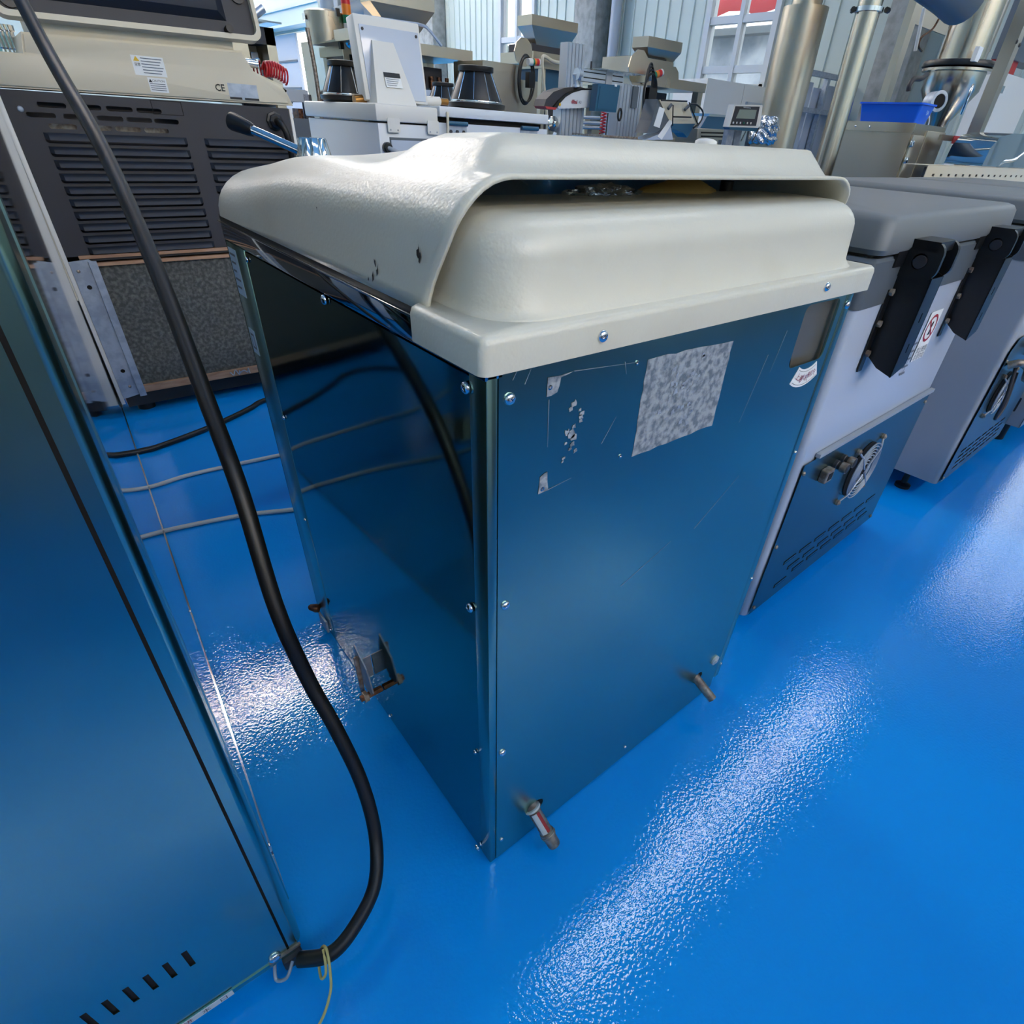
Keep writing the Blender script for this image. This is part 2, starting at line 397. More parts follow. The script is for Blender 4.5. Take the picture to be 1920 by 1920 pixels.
# ================================================================ MAIN MACHINE (stainless body, moulded cream lid)
def S01(t): t = max(0, min(1, t)); return t * t * (3 - 2 * t)
def main_machine():
    Wd, L, H = .722, .822, .987
    t = thing('cooling_machine', 'large stainless steel floor machine under a moulded cream lid, nearest the camera', 'machine', (.36, .41, 0))
    st, sd = M['steel'], M['steel_side']
    my = faceY(0); mxl = faceX(0)
    # rear panel (faces the aisle) with window and pipe holes, softened corners at the foot
    outer = [(.014, 0.002)] + [(.014 + .0, .985), (.694, .985), (.694, .002)]
    plateo('rear_panel', [(.014, .004), (.694, .004), (.694, .985), (.014, .985)],
           [rrect(.574, .680, .864, .960, .012), circ(.106, .088, .020), circ(.609, .100, .017)], .0015, my, st, t)
    bm = bmesh.new()
    box(bm, 0, .0135, 0, .03, .004, .985, None, .002); obj('corner_post', bm, st, t, 40)
    bm = bmesh.new(); loft(bm, [(.035, .699, .719, .0, .03, .004), (.98, .699, .722, 0, .03, .004)]); obj('corner_post', bm, st, t, 40)
    # left side: inset panel, front post, rim
    plateo('side_panel', [(-.716, .006), (-.008, .006), (-.008, .955), (-.716, .955)], [], .0015, T(.0008) @ mxl, sd, t)
    boxo('front_post', .0, .03, .7205, L, .004, .957, st, t, bev=.002)
    boxo('rim', -.0015, .02, .0, L, .9585, H, M['mirror'], t, bev=.002)
    boxo('rim_lip', -.0055, .012, .118, L + .002, H, H + .003, M['steel_pol'], t, bev=.001)
    boxo('rim_gap_shade', -.0005, .012, .118, L, H + .003, H + .0125, M['rubber'], t)  # black strip standing in for the shade in the gap under the lid
    boxo('side_panel', Wd - .004, Wd - .002, .03, L, .03, .96, sd, t)
    boxo('front_panel', .0, Wd, L, L + .0015, .02, .98, sd, t)
    boxo('base_pan', .012, Wd - .02, .01, L - .005, .012, .02, M['galv'], t)
    for x, y in ((.06, .06), (.66, .06), (.06, .76), (.66, .76)): cylo('foot', (x, y, 0), (x, y, .014), .022, M['rubber'], t)
    # inside seen through the window
    plateo('inner_baffle', [(.608, .85), (.715, .85), (.715, .97), (.582, .97), (.582, .925)], [], .001, faceY(.012), M['castmetal2'], t)
    for k, (a, b) in enumerate((((.585, .03, .80), (.592, .03, .93)), ((.575, .05, .84), (.63, .08, .83)), ((.60, .03, .82), (.58, .08, .90)))):
        cylo('copper_pipe', a, b, .007, M['brass'], t)
    obj('pipe_fitting', lathe(bmesh.new(), [(.012, 0), (.012, .02), (.008, .024), (.008, .04)], 6, T(.59, .045, .86)), M['brass'], t)
    bm = bmesh.new(); box(bm, .575, .60, .02, .03, .862, .90); obj('inner_bracket', bm, M['paper'], t)
    # screws
    screws(t, my, [(.027, .937), (.026, .665), (.025, .347), (.707, .946)])
    screws(t, my, [(.026, .064), (.709, .678), (.714, .360), (.712, .078), (.368, .040)], SCREW_S)
    screws(t, T(-.0008) @ mxl, [(-.033, .955 - .012), (-.039, .646), (-.374, .951)])
    screws(t, T(-.0008) @ mxl, [(-.039, .325), (-.030, .030), (-.706, .944), (-.71, .654), (-.745, .024), (-.405, .018), (-.735, .391)], SCREW_S)
    place('screw', SCREW, T(-.0008) @ mxl @ T(-.036, .012, .004), t)
    # big white washer bolt
    wb = obj('washer_bolt', lathe(bmesh.new(), [(.013, 0), (.013, .004), (.006, .0045), (.006, .007), (.0005, .008)], 24, my @ T(.668, .123, 0)), M['white'], t, 40, 'white plastic washer bolt')
    # holes' black rims + pipes
    p = V((.106, .02, .098)); q = V((.100, -.085, .030))
    p = V((.098, .01, .100)); q = V((.112, -.058, .012 + .012))
    d = (q - p).normalized()
    pip = cylo('outlet_pipe', p - d * .03, p + d * .030, .0125, M['castmetal'], t)
    mxp = axis_m(p + d * .012, q)
    LL = (q - (p + d * .012)).length
    prof = []
    for k in range(14): z = k * LL / 14 * .62; prof += [(.0122 + .0008 * (k % 2), z)]
    prof += [(.0128, LL * .62), (.0148, LL * .63), (.0148, LL * .74), (.0128, LL * .75), (.0128, LL * .96), (.011, LL), (.0065, LL), (.0065, LL * .9)]
    th = obj('threaded_fitting', lathe(bmesh.new(), prof, 20, mxp), M['castmetal'], pip, 30)
    obj('seal_ring', lathe(bmesh.new(), [(.0128, -.003), (.0165, -.002), (.0165, .002), (.0128, .003)], 24, mxp @ T(0, 0, .002)), M['white'], pip, 40, 'white sealing ring')
    bm = bmesh.new(); cl = mxp.inverted() @ CAM; ca = math.atan2(cl.y, cl.x)
    for a0, a1, mm, nm in ((-.05, .75, 'white', 'tape'), (-.55, -.05, 'redpaint', 'tape')):
        b3 = bmesh.new(); vs = []
        for zz in (LL * .10, LL * .60):
            vs.append([b3.verts.new((.0136 * math.cos(ca + a0 + (a1 - a0) * k / 5), .0136 * math.sin(ca + a0 + (a1 - a0) * k / 5), zz)) for k in range(6)])
        for k in range(5): b3.faces.new((vs[0][k], vs[0][k + 1], vs[1][k + 1], vs[1][k]))
        b3.transform(mxp); obj('tape', b3, M[mm], pip, True, 'red tape stripe' if mm == 'redpaint' else 'white tape stripe')
    bm.free()
    tubeo('clip', [mxp @ V((.0150 * math.cos(a), .0150 * math.sin(a), LL * .69)) for a in [k * PI / 8 for k in range(17)]], .0012, M['castmetal'], pip, 6, 1)
    p = V((.605, .02, .108)); q = V((.6175, -.048, .062)); d = (q - p).normalized()
    b = lathe(bmesh.new(), [(.0108, -.02), (.0108, (q - p).length), (.0085, (q - p).length), (.0085, .02)], 24, axis_m(p, q))
    obj('drain_pipe', b, M['castmetal'], t, 40)
    # swivelling lug on the left side
    lg = bmesh.new()
    pts = [(-.002, .455, .205), (-.034, .470, .235), (-.040, .452, .160), (-.034, .415, .120), (-.004, .400, .105)]
    br = boxo('lug_bracket', -.034, -.001, .462, .465, .11, .175, M['galv'], t)
    plateo('lug_plate', [(-.485, .150), (-.468, .222), (-.418, .188), (-.402, .125), (-.43, .088)], [], .003, faceX(-.030, 0, 0), M['galv'], t)
    boxo('lug_arm', -.040, -.030, .452, .458, .085, .20, M['castmetal'], t, bev=.002)
    cylo('lug_bolt', (-.052, .425, .100), (-.001, .425, .100), .008, M['copper'], t, seg=6)
    obj('lug_nut', lathe(bmesh.new(), [(.0135, 0), (.0135, .010)], 6, axis_m((-.045, .425, .100), (-.02, .425, .100))), M['castmetal'], t)
    # rusty lug at the far foot
    obj('foot_lug', lathe(bmesh.new(), [(.010, 0), (.012, .01), (.008, .026), (.003, .03)], 10, axis_m((-.002, .80, .06), (-.03, .812, .075))), M['copper'], t, True)
    boxo('foot_strap', -.008, -.003, .75, .80, .012, .05, M['galv'], t)
    # labels on the front post
    a = plateo('label', rrect(-.816, -.772, .868, .948), [], .0004, T(-.0006) @ faceX(0), M['paperblue'], t)
    for k in range(5): plateo('print_line', rrect(-.811, -.779 - .006 * (k % 3), .936 - .014 * k, .940 - .014 * k), [], 0, T(-.0011) @ faceX(0), M['inkgrey'], a)
    b = plateo('label', rrect(-.812, -.780, .758, .806), [], .0004, T(-.0006) @ faceX(0), M['paperblue'], t)
    plateo('print_box', rrect(-.806, -.786, .768, .798), [rrect(-.803, -.789, .772, .794)], 0, T(-.0011) @ faceX(0), M['inkgrey'], b)
    # arc sticker with red handwriting
    cx, cz = .640, .905
    def arc(r, a0, a1, n=10): return [(cx + r * math.cos(a0 + (a1 - a0) * k / n), cz + r * math.sin(a0 + (a1 - a0) * k / n)) for k in range(n + 1)]
    A0, A1 = math.radians(-122), math.radians(-58)
    stk = plateo('arc_sticker', arc(.082, A0, A1) + arc(.052, A1, A0), [], .0004, T(0, -.0005, 0) @ my, M['paper'], t)
    plateo('print_line', arc(.0785, A0 + .05, A1 - .05) + arc(.0778, A1 - .05, A0 + .05), [], 0, T(0, -.001, 0) @ my, M['ink'], stk)
    plateo('print_line', arc(.0562, A0 + .05, A1 - .05) + arc(.0555, A1 - .05, A0 + .05), [], 0, T(0, -.001, 0) @ my, M['ink'], stk)
    for ch, ang in (('上海', -106), ('水机', -90), ('制冷', -72)):
        g = math.radians(ang)
        text(ch, .0125, M['purple'], T(0, -.0012, 0) @ my @ T(cx + .067 * math.cos(g), cz + .067 * math.sin(g)) @ Matrix.Rotation(g + PI / 2, 4, 'Z') @ Matrix.Rotation(-.2, 4, 'Z'), 'lettering', stk)
    # residue of two torn labels
    rnd = random.Random(3)
    def ragged(pts, j, n=6):
        out = []
        for i, p in enumerate(pts):
            q = pts[(i + 1) % len(pts)]
            for k in range(n): out.append((p[0] + (q[0] - p[0]) * k / n + rnd.uniform(-j, j), p[1] + (q[1] - p[1]) * k / n + rnd.uniform(-j, j)))
        return out
    plateo('adhesive_patch', ragged([(.226, .814), (.396, .815), (.397, .936), (.226, .941)], .0012, 10), [], .0003, T(0, -.0004, 0) @ my, M['tape'], t, 'grey glue residue of a torn-off label')
    for k in range(26):
        u = .295 + rnd.uniform(-.03, .05) ; v = rnd.uniform(.835, .93); s = rnd.uniform(.002, .005)
        plateo('glue_fleck', ragged([(u - s, v - s), (u + s, v - s * .6), (u + s * .6, v + s), (u - s, v + s * .5)], s * .3, 2), [], 0, T(0, -.0011, 0) @ my, M['galv'], t)
    for k in range(16):
        u = .121 + rnd.uniform(-.010, .010) - k * .0006; v = .912 - k * .0045; s = rnd.uniform(.002, .006) * (1 if k < 10 else .5)
        plateo('glue_fleck', ragged([(u - s, v - s), (u + s, v - s * .6), (u + s * .6, v + s), (u - s, v + s * .5)], s * .35, 2), [], 0, T(0, -.0005, 0) @ my, M['tape'], t)
    plateo('glue_corner', ragged([(.074, .929), (.088, .930), (.092, .945), (.110, .949), (.074, .948)], .001, 2), [], 0, T(0, -.0005, 0) @ my, M['tape'], t)
    plateo('glue_corner', ragged([(.070, .813), (.084, .814), (.082, .838), (.071, .836)], .001, 2), [], 0, T(0, -.0005, 0) @ my, M['tape'], t)
    sc = bmesh.new()
    for (a, b, c, d_) in ((.110, .949, .205, .941), (.084, .814, .120, .818), (.0775, .925, .0795, .87), (.187, .945, .192, .93), (.03, .955, .036, .965), (.045, .948, .052, .962), (.42, .62, .52, .69), (.25, .58, .36, .62), (.50, .9, .47, .80), (.535, .93, .52, .87), (.165, .85, .185, .88)):
        w_ = .0007; dx, dz = c - a, d_ - b; l = math.hypot(dx, dz); nx, nz = -dz / l * w_ / 2, dx / l * w_ / 2
        plate(sc, [(a + nx, b + nz), (a - nx, b - nz), (c - nx * .3, d_ - nz * .3), (c + nx * .3, d_ + nz * .3)], [], 0, T(0, -.0006, 0) @ my)
    obj('scratches', sc, M['galv'], t)
    for u, v in ((.078, .938), (.208, .940), (.0755, .818), (.203, .822)):
        obj('rivet', lathe(bmesh.new(), [(.0028, 0), (.0028, .001), (.0014, .0012), (.0014, .0002)], 12, my @ T(u, v, 0)), M['steel_pol'], t)
    # ---- cream rear cover: flange + hump
    cv = bmesh.new()
    loft(cv, [(.969, -.014, .738, -.014, .118, .010), (.996, -.014, .738, -.014, .118, .010), (1.001, -.0125, .7365, -.0125, .1165, .009), (1.004, -.009, .733, -.009, .113, .008)], 4)
    cover = obj('rear_cover', cv, M['cream'], t, 50)
    hp = bmesh.new(); lv = [(1.000, .010, .727, -.002, .19, .062), (1.006, .018, .719, .004, .19, .060), (1.014, .022, .714, .009, .19, .058)]
    for k in range(9):
        a = PI / 2 * k / 8; R = .034; ins = R * (1 - math.cos(a)); lv.append((1.054 + R * math.sin(a), .024 + ins, .712 - ins, .012 + ins, .19 - ins * .3, .056 - ins * .4))
    loft(hp, lv, 8); obj('cover_hump', hp, M['cream'], cover, True)
    screws(cover, T(0, -.014, 0) @ my, [(.132, .985), (.585, .988)])
    # ---- hinged lid shell (open at the rear)
    ly = []; N1 = 62
    y0, y1 = .098, .828
    def station(j):
        s = j / N1; y = y0 + (y1 - y0 - .036) * min(1, s / .86); f = 0
        if s > .86: f = (s - .86) / .14 * PI / 2 * .985
        yy = y + .036 * math.sin(f); ins = .010 * (1 - math.cos(f))
        R = .052 + .030 * S01((y - .3) / .45); Tz = 1.107 + .010 * (1 - S01((y - .1) / .25)) - .060 * S01((yy - .40) / .62) ** 1.25 * .95 - ins * 1.6
        xl, xr = -.003 + ins, .726 - ins; zb = .9975; pts = []
        R = min(R, (Tz - zb) * .96)
        dr = .13 * (Tz - R - zb)
        for k in range(5): pts.append((xl + dr * k / 5, zb + (Tz - R - zb) * k / 5))
        for k in range(9):
            a = PI / 2 * k / 8; pts.append((xl + dr + R * 1.15 * (1 - math.cos(a)), Tz - R + R * math.sin(a)))
        xa, xb = pts[-1][0], xr - dr - R * 1.15
        for k in range(1, 30): pts.append((xa + (xb - xa) * k / 30, Tz))
        for k in range(9):
            a = PI / 2 * (8 - k) / 8; pts.append((xr - dr - R * 1.15 * (1 - math.cos(a)), Tz - R + R * math.sin(a)))
        for k in range(4, -1, -1): pts.append((xr - dr * k / 5, zb + (Tz - R - zb) * k / 5))
        out = []
        for x, z in pts:
            sh = -.048 * S01((z - zb) / .11) * max(0, 1 - (yy - y0) / .22)
            Y = yy + sh
            rear = S01((Y - .082) / .030) * S01((x - .045) / .055) * S01((.712 - x) / .04) * (1 - S01((Y - .22) / .12))
            dome = S01((Y - .082) / .030) * S01((x - .09) / .19) * S01((.70 - x) / .10) * (1 - S01((Y - .36) / .26))
            z += max(.030 * rear, .027 * dome) * S01((z - (Tz - R * .45)) / (R * .45))
            out.append((x, Y, z))
        return out
    lb = bmesh.new(); prev = None
    for j in range(N1 + 1):
        vs = [lb.verts.new(p) for p in station(j)]
        if prev:
            for a in range(len(vs) - 1): lb.faces.new((prev[a], vs[a], vs[a + 1], prev[a + 1]))
        prev = vs
    lb.faces.new(prev)
    bmesh.ops.recalc_face_normals(lb, faces=lb.faces[:])
    lid = obj('lid', lb, M['cream'], t, 60)
    so = lid.modifiers.new('Solidify', 'SOLIDIFY'); so.thickness = .004; so.offset = -1
    if lid.data.polygons[0].normal.x > 0:
        so.offset = 1
    # scuffs on the lid's left wall
    for u, v, s in ((-.20, 1.018, .004), (-.21, 1.010, .0035), (-.205, 1.025, .003), (-.222, 1.006, .002), (-.115, 1.05, .0045), (-.112, 1.045, .0035), (-.36, 1.058, .002)):
        for k in range(1):
            sf = bmesh.new(); du, dv = 0, 0; s *= 1.4
            plate(sf, ragged([(u + du - s * .5, v + dv - s), (u + du + s * .4, v + dv - s * .6), (u + du + s * .5, v + dv + s), (u + du - s * .3, v + dv + s * .5)], s * .35, 2), [], 0, T(-.0038 + .13 * (v - .9975), 0, 0) @ faceX(-.0008)); obj('scuff_mark', sf, M['ink'], lid)

    # small vents / knobs on the far side of the lid
    for px, py, y in ((1347, 266, .30),):
        q = onY(y, px, py)
        obj('lid_plug', lathe(bmesh.new(), [(.019, -.018), (.018, .0), (.012, .003), (.001, .004)], 20, T(min(q.x, .66), q.y, q.z)), M['white'], lid, True)
    # contents in the gap
    f = bmesh.new(); bmesh.ops.create_icosphere(f, subdivisions=4, radius=1)
    for v in f.verts:
        n = math.sin(v.co.x * 9) * math.cos(v.co.y * 11 + v.co.z * 5) * .25 + rnd.uniform(-.09, .09); v.co *= 1 + n
        v.co = V((v.co.x * .060, v.co.y * .02, v.co.z * .012))
    f.transform(T(.30, .17, 1.0855)); tag(obj('plastic_film', f, M['foil'], None, False), 'crumpled silvery film poking out under the cream lid', 'film')
    f = bmesh.new(); bmesh.ops.create_icosphere(f, subdivisions=3, radius=1)
    for v in f.verts: v.co *= 1 + .12 * math.sin(v.co.x * 5 + 1); v.co = V((v.co.x * .085, v.co.y * .03, v.co.z * .017))
    f.transform(T(.47, .185, 1.086)); tag(obj('foam_piece', f, M['foam'], None, True), 'yellowish foam piece tucked under the cream lid', 'foam')
    cylo('hinge_rod', (.60, .2, 1.075), (.60, .2, 1.10), .01, M['charcoal'], t)
main_machine()

# ================================================================ LONG STEEL CABINET at the left edge (turned 3 degrees)
def left_cabinet():
    Pz = V((-.325, .075, 0)); th = math.atan2(.108, 2.086)
    base = Matrix.Translation(Pz) @ Matrix.Rotation(-th, 4, 'Z')          # local: x to the right, y away from camera
    H = 1.42; LEN = 2.62; lean = .030
    sh = Matrix(((1, 0, lean, 0), (0, 1, 0, 0), (0, 0, 1, 0), (0, 0, 0, 1)))   # sides lean out slightly
    mx = base @ sh
    t = thing('steel_cabinet', 'tall polished stainless steel cabinet filling the left edge of the photo', 'cabinet', (-.8, 1.3, 0))
    F = mx @ Matrix(((1, 0, 0, 0), (0, 0, -1, 0), (0, 1, 0, 0), (0, 0, 0, 1)))      # front face plane: u = local x, v = z
    Sd = mx @ Matrix(((0, 0, 1, 0), (1, 0, 0, 0), (0, 1, 0, 0), (0, 0, 0, 1)))      # side face plane: u = local y, v = z
    # front panel with a row of vent slots
    sl = [rrect(-.128 - .0222 * k, -.121 - .0222 * k, .186, .232) for k in range(18)]
    plateo('front_panel', [(-.95, .052), (-.0215, .052), (-.0215, H), (-.95, H)], sl, .0015, F, M['steel_soft'], t)
    boxo('dark_backing', -.94, -.008, .004, .006, .056, H - .004, M['hole'], t, mx=mx)
    # corner strip: flat, then a soft round corner, a groove, a trim lip
    bm = bmesh.new(); prof = [(-.0180, .0), (-.0180 + .012, -.0002)]
    R = .016
    for k in range(9): a = PI / 2 * k / 8; prof.append((-.006 - .006 + R * .9 * math.sin(a), R * (1 - math.cos(a))))
    prof += [(.0026, .045), (.0022, .060), (-.004, .063), (-.004, .072), (.003, .074), (.003, .090), (-.0012, .092), (-.0012, .10)]
    lo = [bm.verts.new((x, y, .055)) for x, y in prof]; hi = [bm.verts.new((x, y, H)) for x, y in prof]
    for i in range(len(prof) - 1): bm.faces.new((lo[i], lo[i + 1], hi[i + 1], hi[i]))
    bm.transform(mx); obj('corner_strip', bm, M['steel_soft'], t, 50)
    def lx(y, z): return (.030 - .024 * S01((y - .1) / (LEN - .1))) * z          # the sheet straightens up towards its far end
    bm = bmesh.new(); prev = None
    for k in range(25):
        y = .10 + (LEN - .10) * k / 24; cur = [bm.verts.new((lx(y, z), y, z)) for z in (.004, .36, .72, 1.07, H)]
        if prev:
            for i in range(4): bm.faces.new((prev[i], cur[i], cur[i + 1], prev[i + 1]))
        prev = cur
    bmesh.ops.recalc_face_normals(bm, faces=bm.faces[:]); bm.transform(base); obj('side_panel', bm, M['mirror'], t, True)
    bm = bmesh.new()
    for y0_, y1_, w_ in ((LEN - .004, LEN + .006, .007),):
        q = [bm.verts.new(p) for p in ((lx(LEN, .004), y0_, .004), (lx(LEN, .004) + w_, y0_, .004), (lx(LEN, H) + w_, y0_, H), (lx(LEN, H), y0_, H))]; r_ = [bm.verts.new((v.co.x, y1_, v.co.z)) for v in q]
        bm.faces.new(q); bm.faces.new(r_[::-1])
        for i in range(4): bm.faces.new((q[i], q[(i + 1) % 4], r_[(i + 1) % 4], r_[i]))
    bmesh.ops.recalc_face_normals(bm, faces=bm.faces[:]); bm.transform(base); obj('edge_bead', bm, M['white'], t, False, 'bright white far edge strip')
    boxo('side_bead', .0, .0022, .10, LEN, .012, .0145, M['steel_pol'], t, mx=base)
    boxo('top_panel', -.95, -.03, 0, LEN, H - .002, H, M['steel_soft'], t, mx=mx)
    boxo('side_panel', -.952, -.95, 0, LEN, .02, H, M['steel_soft'], t, mx=mx)
    boxo('back_panel', -.95, -.03, LEN - .002, LEN, .02, H, M['steel_soft'], t, mx=mx)
    # folded foot flange under the front panel
    bm = bmesh.new(); box(bm, -.95, -.012, -.002, .02, .040, .052); bm.transform(mx); obj('foot_flange', bm, M['steel_soft'], t)
    bm = bmesh.new(); box(bm, -.95, -.03, .02, .05, .004, .04); bm.transform(mx); obj('plinth', bm, M['galv'], t)
    for x, y in ((-.05, .09), (-.9, .09), (-.05, LEN - .1), (-.9, LEN - .1)):
        p = mx @ V((x, y, 0)); cylo('foot', (p.x, p.y, 0), (p.x, p.y, .012), .025, M['rubber'], t)
    place('screw', screw_mesh(.0095, M['chrome'], 'screw'), F @ T(-.040, .062, .0), t)
    place('screw', SCREW_S, Sd @ T(.20, .03, .0), t); place('screw', SCREW_S, Sd @ T(.93, .05, .0), t)
    lb = plateo('label', rrect(-.215, -.105, .039, .054), [], .0006, T(0, 0, 0) @ F @ T(0, 0, .003), M['paper'], t)
    for ch, u in (('口', -.118), ('水', -.142), ('进', -.166)):
        text(ch, .012, M['redink'] if ch == '进' else M['ink'], F @ T(u, .0465, .0035), 'lettering', lb)
    # cable clamp and cut-out at the foot corner
    boxo('cable_clamp', -.034, -.004, -.010, .012, .010, .040, M['charcoal'], t, bev=.004, mx=mx)
    tubeo('ground_wire', [mx @ V(p) for p in ((-.045, .004, .03), (-.05, -.012, .014), (-.035, -.022, .022), (-.02, -.010, .035))], .0028, M['galv'], t, 8)
    boxo('rust_stain_lip', -.05, -.002, -.0035, .0, .052, .058, M['castmetal'], t, mx=mx)
left_cabinet()

# heavy black cable: hangs from above, loops down to the foot of the cabinet
def cables():
    pts = [(-.16, 3.0, 2.35), (-.145, 2.0, 1.73), (-.138, 1.4, 1.37), (-.1335, 1.16, 1.212), (-.130, .90, 1.078), (-.142, .66, .938), (-.158, .47, .800), (-.166, .375, .703),
           (-.178, .300, .545), (-.170, .262, .410), (-.158, .222, .318), (-.150, .176, .206), (-.160, .128, .115), (-.193, .072, .075), (-.243, .040, .062), (-.292, .030, .052), (-.335, .060, .036)]
    tag(tubeo('power_cable', pts, .0118, M['rubber'], None, 14, 8), 'thick black rubber cable hanging in the foreground and looping to the cabinet foot', 'cable')
    st = [(-.300, .040, .060), (-.304, .022, .058), (-.310, .012, .045), (-.318, .016, .032), (-.312, .04, .034), (-.300, .048, .05), (-.296, .034, .064), (-.303, .010, .05), (-.315, -.010, .028), (-.345, -.03, .008), (-.40, -.045, .004), (-.43, -.07, .004)]
    tag(tubeo('string', st, .0022, M['string'], None, 7, 8), 'thin yellow string tied around the black cable at the cabinet foot', 'string')
    c = [(-.262 - .01, 2.148), (-.20, 2.150), (-.139, 2.154), (.036, 2.216), (.161, 2.278), (.274, 2.345), (.358, 2.404), (.50, 2.40), (.62, 2.25), (.60, 2.05)]
    tag(tubeo('floor_cable', [(x, y, .012) for x, y in c], .0115, M['rubber'], None, 10, 6), 'black cable lying across the blue floor behind the machines', 'cable')
    c = [(-.26 - .008, 1.837), (-.201, 1.837), (-.108, 1.850), (.021, 1.843), (.219, 1.823), (.42, 1.80), (.62, 1.86), (.74, 1.98)]
    tag(tubeo('white_cable', [(x, y, .009) for x, y in c], .0075, M['white_cord'], None, 10, 6), 'white cord on the blue floor, the one nearer the black floor cable', 'cord', 'white cords on the floor')
    c = [(-.271 - .005, 1.512), (-.218, 1.504), (-.109, 1.483), (.003, 1.452), (.122, 1.401), (.30, 1.33), (.55, 1.30), (.9, 1.38)]
    tag(tubeo('white_cable', [(x, y, .009) for x, y in c], .0075, M['white_cord'], None, 10, 6), 'white cord on the blue floor, the one nearer the camera', 'cord', 'white cords on the floor')
cables()

# ================================================================ GREY-LIDDED MACHINES of the row
def hinge(parent, mx, u, off=0, ztop=.975, zlow=.74):
    """deep black channel bracket: side plate, front web, knuckle, bolts. local (u, v, w)"""
    h = obj('hinge_bracket', plate(bmesh.new(), [(0, zlow + .035), (.03, zlow + .012), (.0665, zlow), (.0665, ztop - .03), (.045, ztop), (0, ztop)], [], .003,
        mx @ Matrix(((0, 0, -1, u), (0, 1, 0, 0), (1, 0, 0, 0), (0, 0, 0, 1)))), M['black'], parent)
    bm = bmesh.new(); plate(bm, [(u, zlow), (u + .065, zlow + .015), (u + .065, ztop - .03), (u, ztop - .03)], [rrect(u + .03, u + .036, zlow + .05, zlow + .07), rrect(u + .03, u + .036, ztop - .12, ztop - .10)], .003, mx @ T(0, 0, .0665))
    obj('hinge_web', bm, M['black'], h)
    obj('hinge_flange', plate(bmesh.new(), rrect(u - .022, u, zlow - .002, ztop - .06), [], .003, mx @ T(0, 0, .003)), M['black'], h)
    obj('hinge_flange', plate(bmesh.new(), [(0, zlow + .035), (.0665, zlow + .02), (.0665, ztop - .03), (0, ztop)], [], .003,
        mx @ Matrix(((0, 0, -1, u + .066), (0, 1, 0, 0), (1, 0, 0, 0), (0, 0, 0, 1)))), M['black'], h)
    for v in (zlow + .04, zlow + .105, zlow + .17): obj('bolt', lathe(bmesh.new(), [(.0075, 0), (.0075, .007)], 6, mx @ T(u - .012, v, .003)), M['castmetal'], h)
    # knuckle carried by the lid
    b = bmesh.new(); tmp = rrect(-.038, .050, ztop - .035, ztop + .036, .022, 5)
    plate(b, [(p[0] + .02, p[1]) for p in tmp], [circ(.032, ztop - .002, .015, 14)], .012, mx @ Matrix(((0, 0, -1, u - .004), (0, 1, 0, 0), (1, 0, 0, 0), (0, 0, 0, 1))))
    obj('hinge_knuckle', b, M['black'], h); b = bmesh.new()
    plate(b, [(p[0] + .02, p[1]) for p in tmp], [circ(.032, ztop - .002, .015, 14)], .012, mx @ Matrix(((0, 0, -1, u + .078), (0, 1, 0, 0), (1, 0, 0, 0), (0, 0, 0, 1))))
    obj('hinge_knuckle', b, M['black'], h)
    b = bmesh.new(); lathe(b, [(.012, 0), (.012, .10)], 16, mx @ T(u - .01, ztop - .002, .034) @ Matrix.Rotation(PI / 2, 4, 'Y'))
    obj('hinge_pin', b, M['charcoal'], h, 40)
    b = bmesh.new(); box(b, u - .004, u + .078, ztop + .018, ztop + .036, -.005, .058); b.transform(mx); obj('hinge_cap', b, M['black'], h)
    boxo('hinge_backing', u - .05, u + .085, ztop - .015, ztop + .05, -.002, .004, M['black'], h, mx=mx)

def fan_guard(parent, mx, u, v, R):
    g = obj('fan_opening', lathe(bmesh.new(), [(R, 0), (R, .001), (R - .002, .0012)], 40, mx @ T(u, v, 0)), M['hole'], parent)
    bm = bmesh.new(); lathe(bm, [(R * .36, 0), (R * .36, .002), (.01, .003)], 24, mx @ T(u, v, .001)); obj('fan_hub', bm, M['charcoal'], g, 40)
    for k in range(8):
        r = R * (1 - k / 9.5)
        pts = [mx @ V((u + r * math.cos(a), v + r * math.sin(a), .010 + .003 * (k < 5))) for a in [2 * PI * i / 36 for i in range(37)]]
        tubeo('guard_ring', pts, .0022, M['galv'], g, 5, 1)
    for k in range(4):
        a = PI / 4 + PI / 2 * k
        p = mx @ V((u + R * 1.34 * math.cos(a), v + R * 1.34 * math.sin(a), .003)); q = mx @ V((u + R * .96 * math.cos(a), v + R * .96 * math.sin(a), .014)); c = mx @ V((u + .012 * math.cos(a), v + .012 * math.sin(a), .014))
        tubeo('guard_spoke', [p, q, c], .0032, M['galv'], g, 6, 1)
        obj('guard_bolt', lathe(bmesh.new(), [(.0085, -.002), (.0085, .006), (.004, .010), (.0005, .011)], 10, mx @ T(u + R * 1.36 * math.cos(a), v + R * 1.36 * math.sin(a), 0)), M['castmetal'], g, 40)

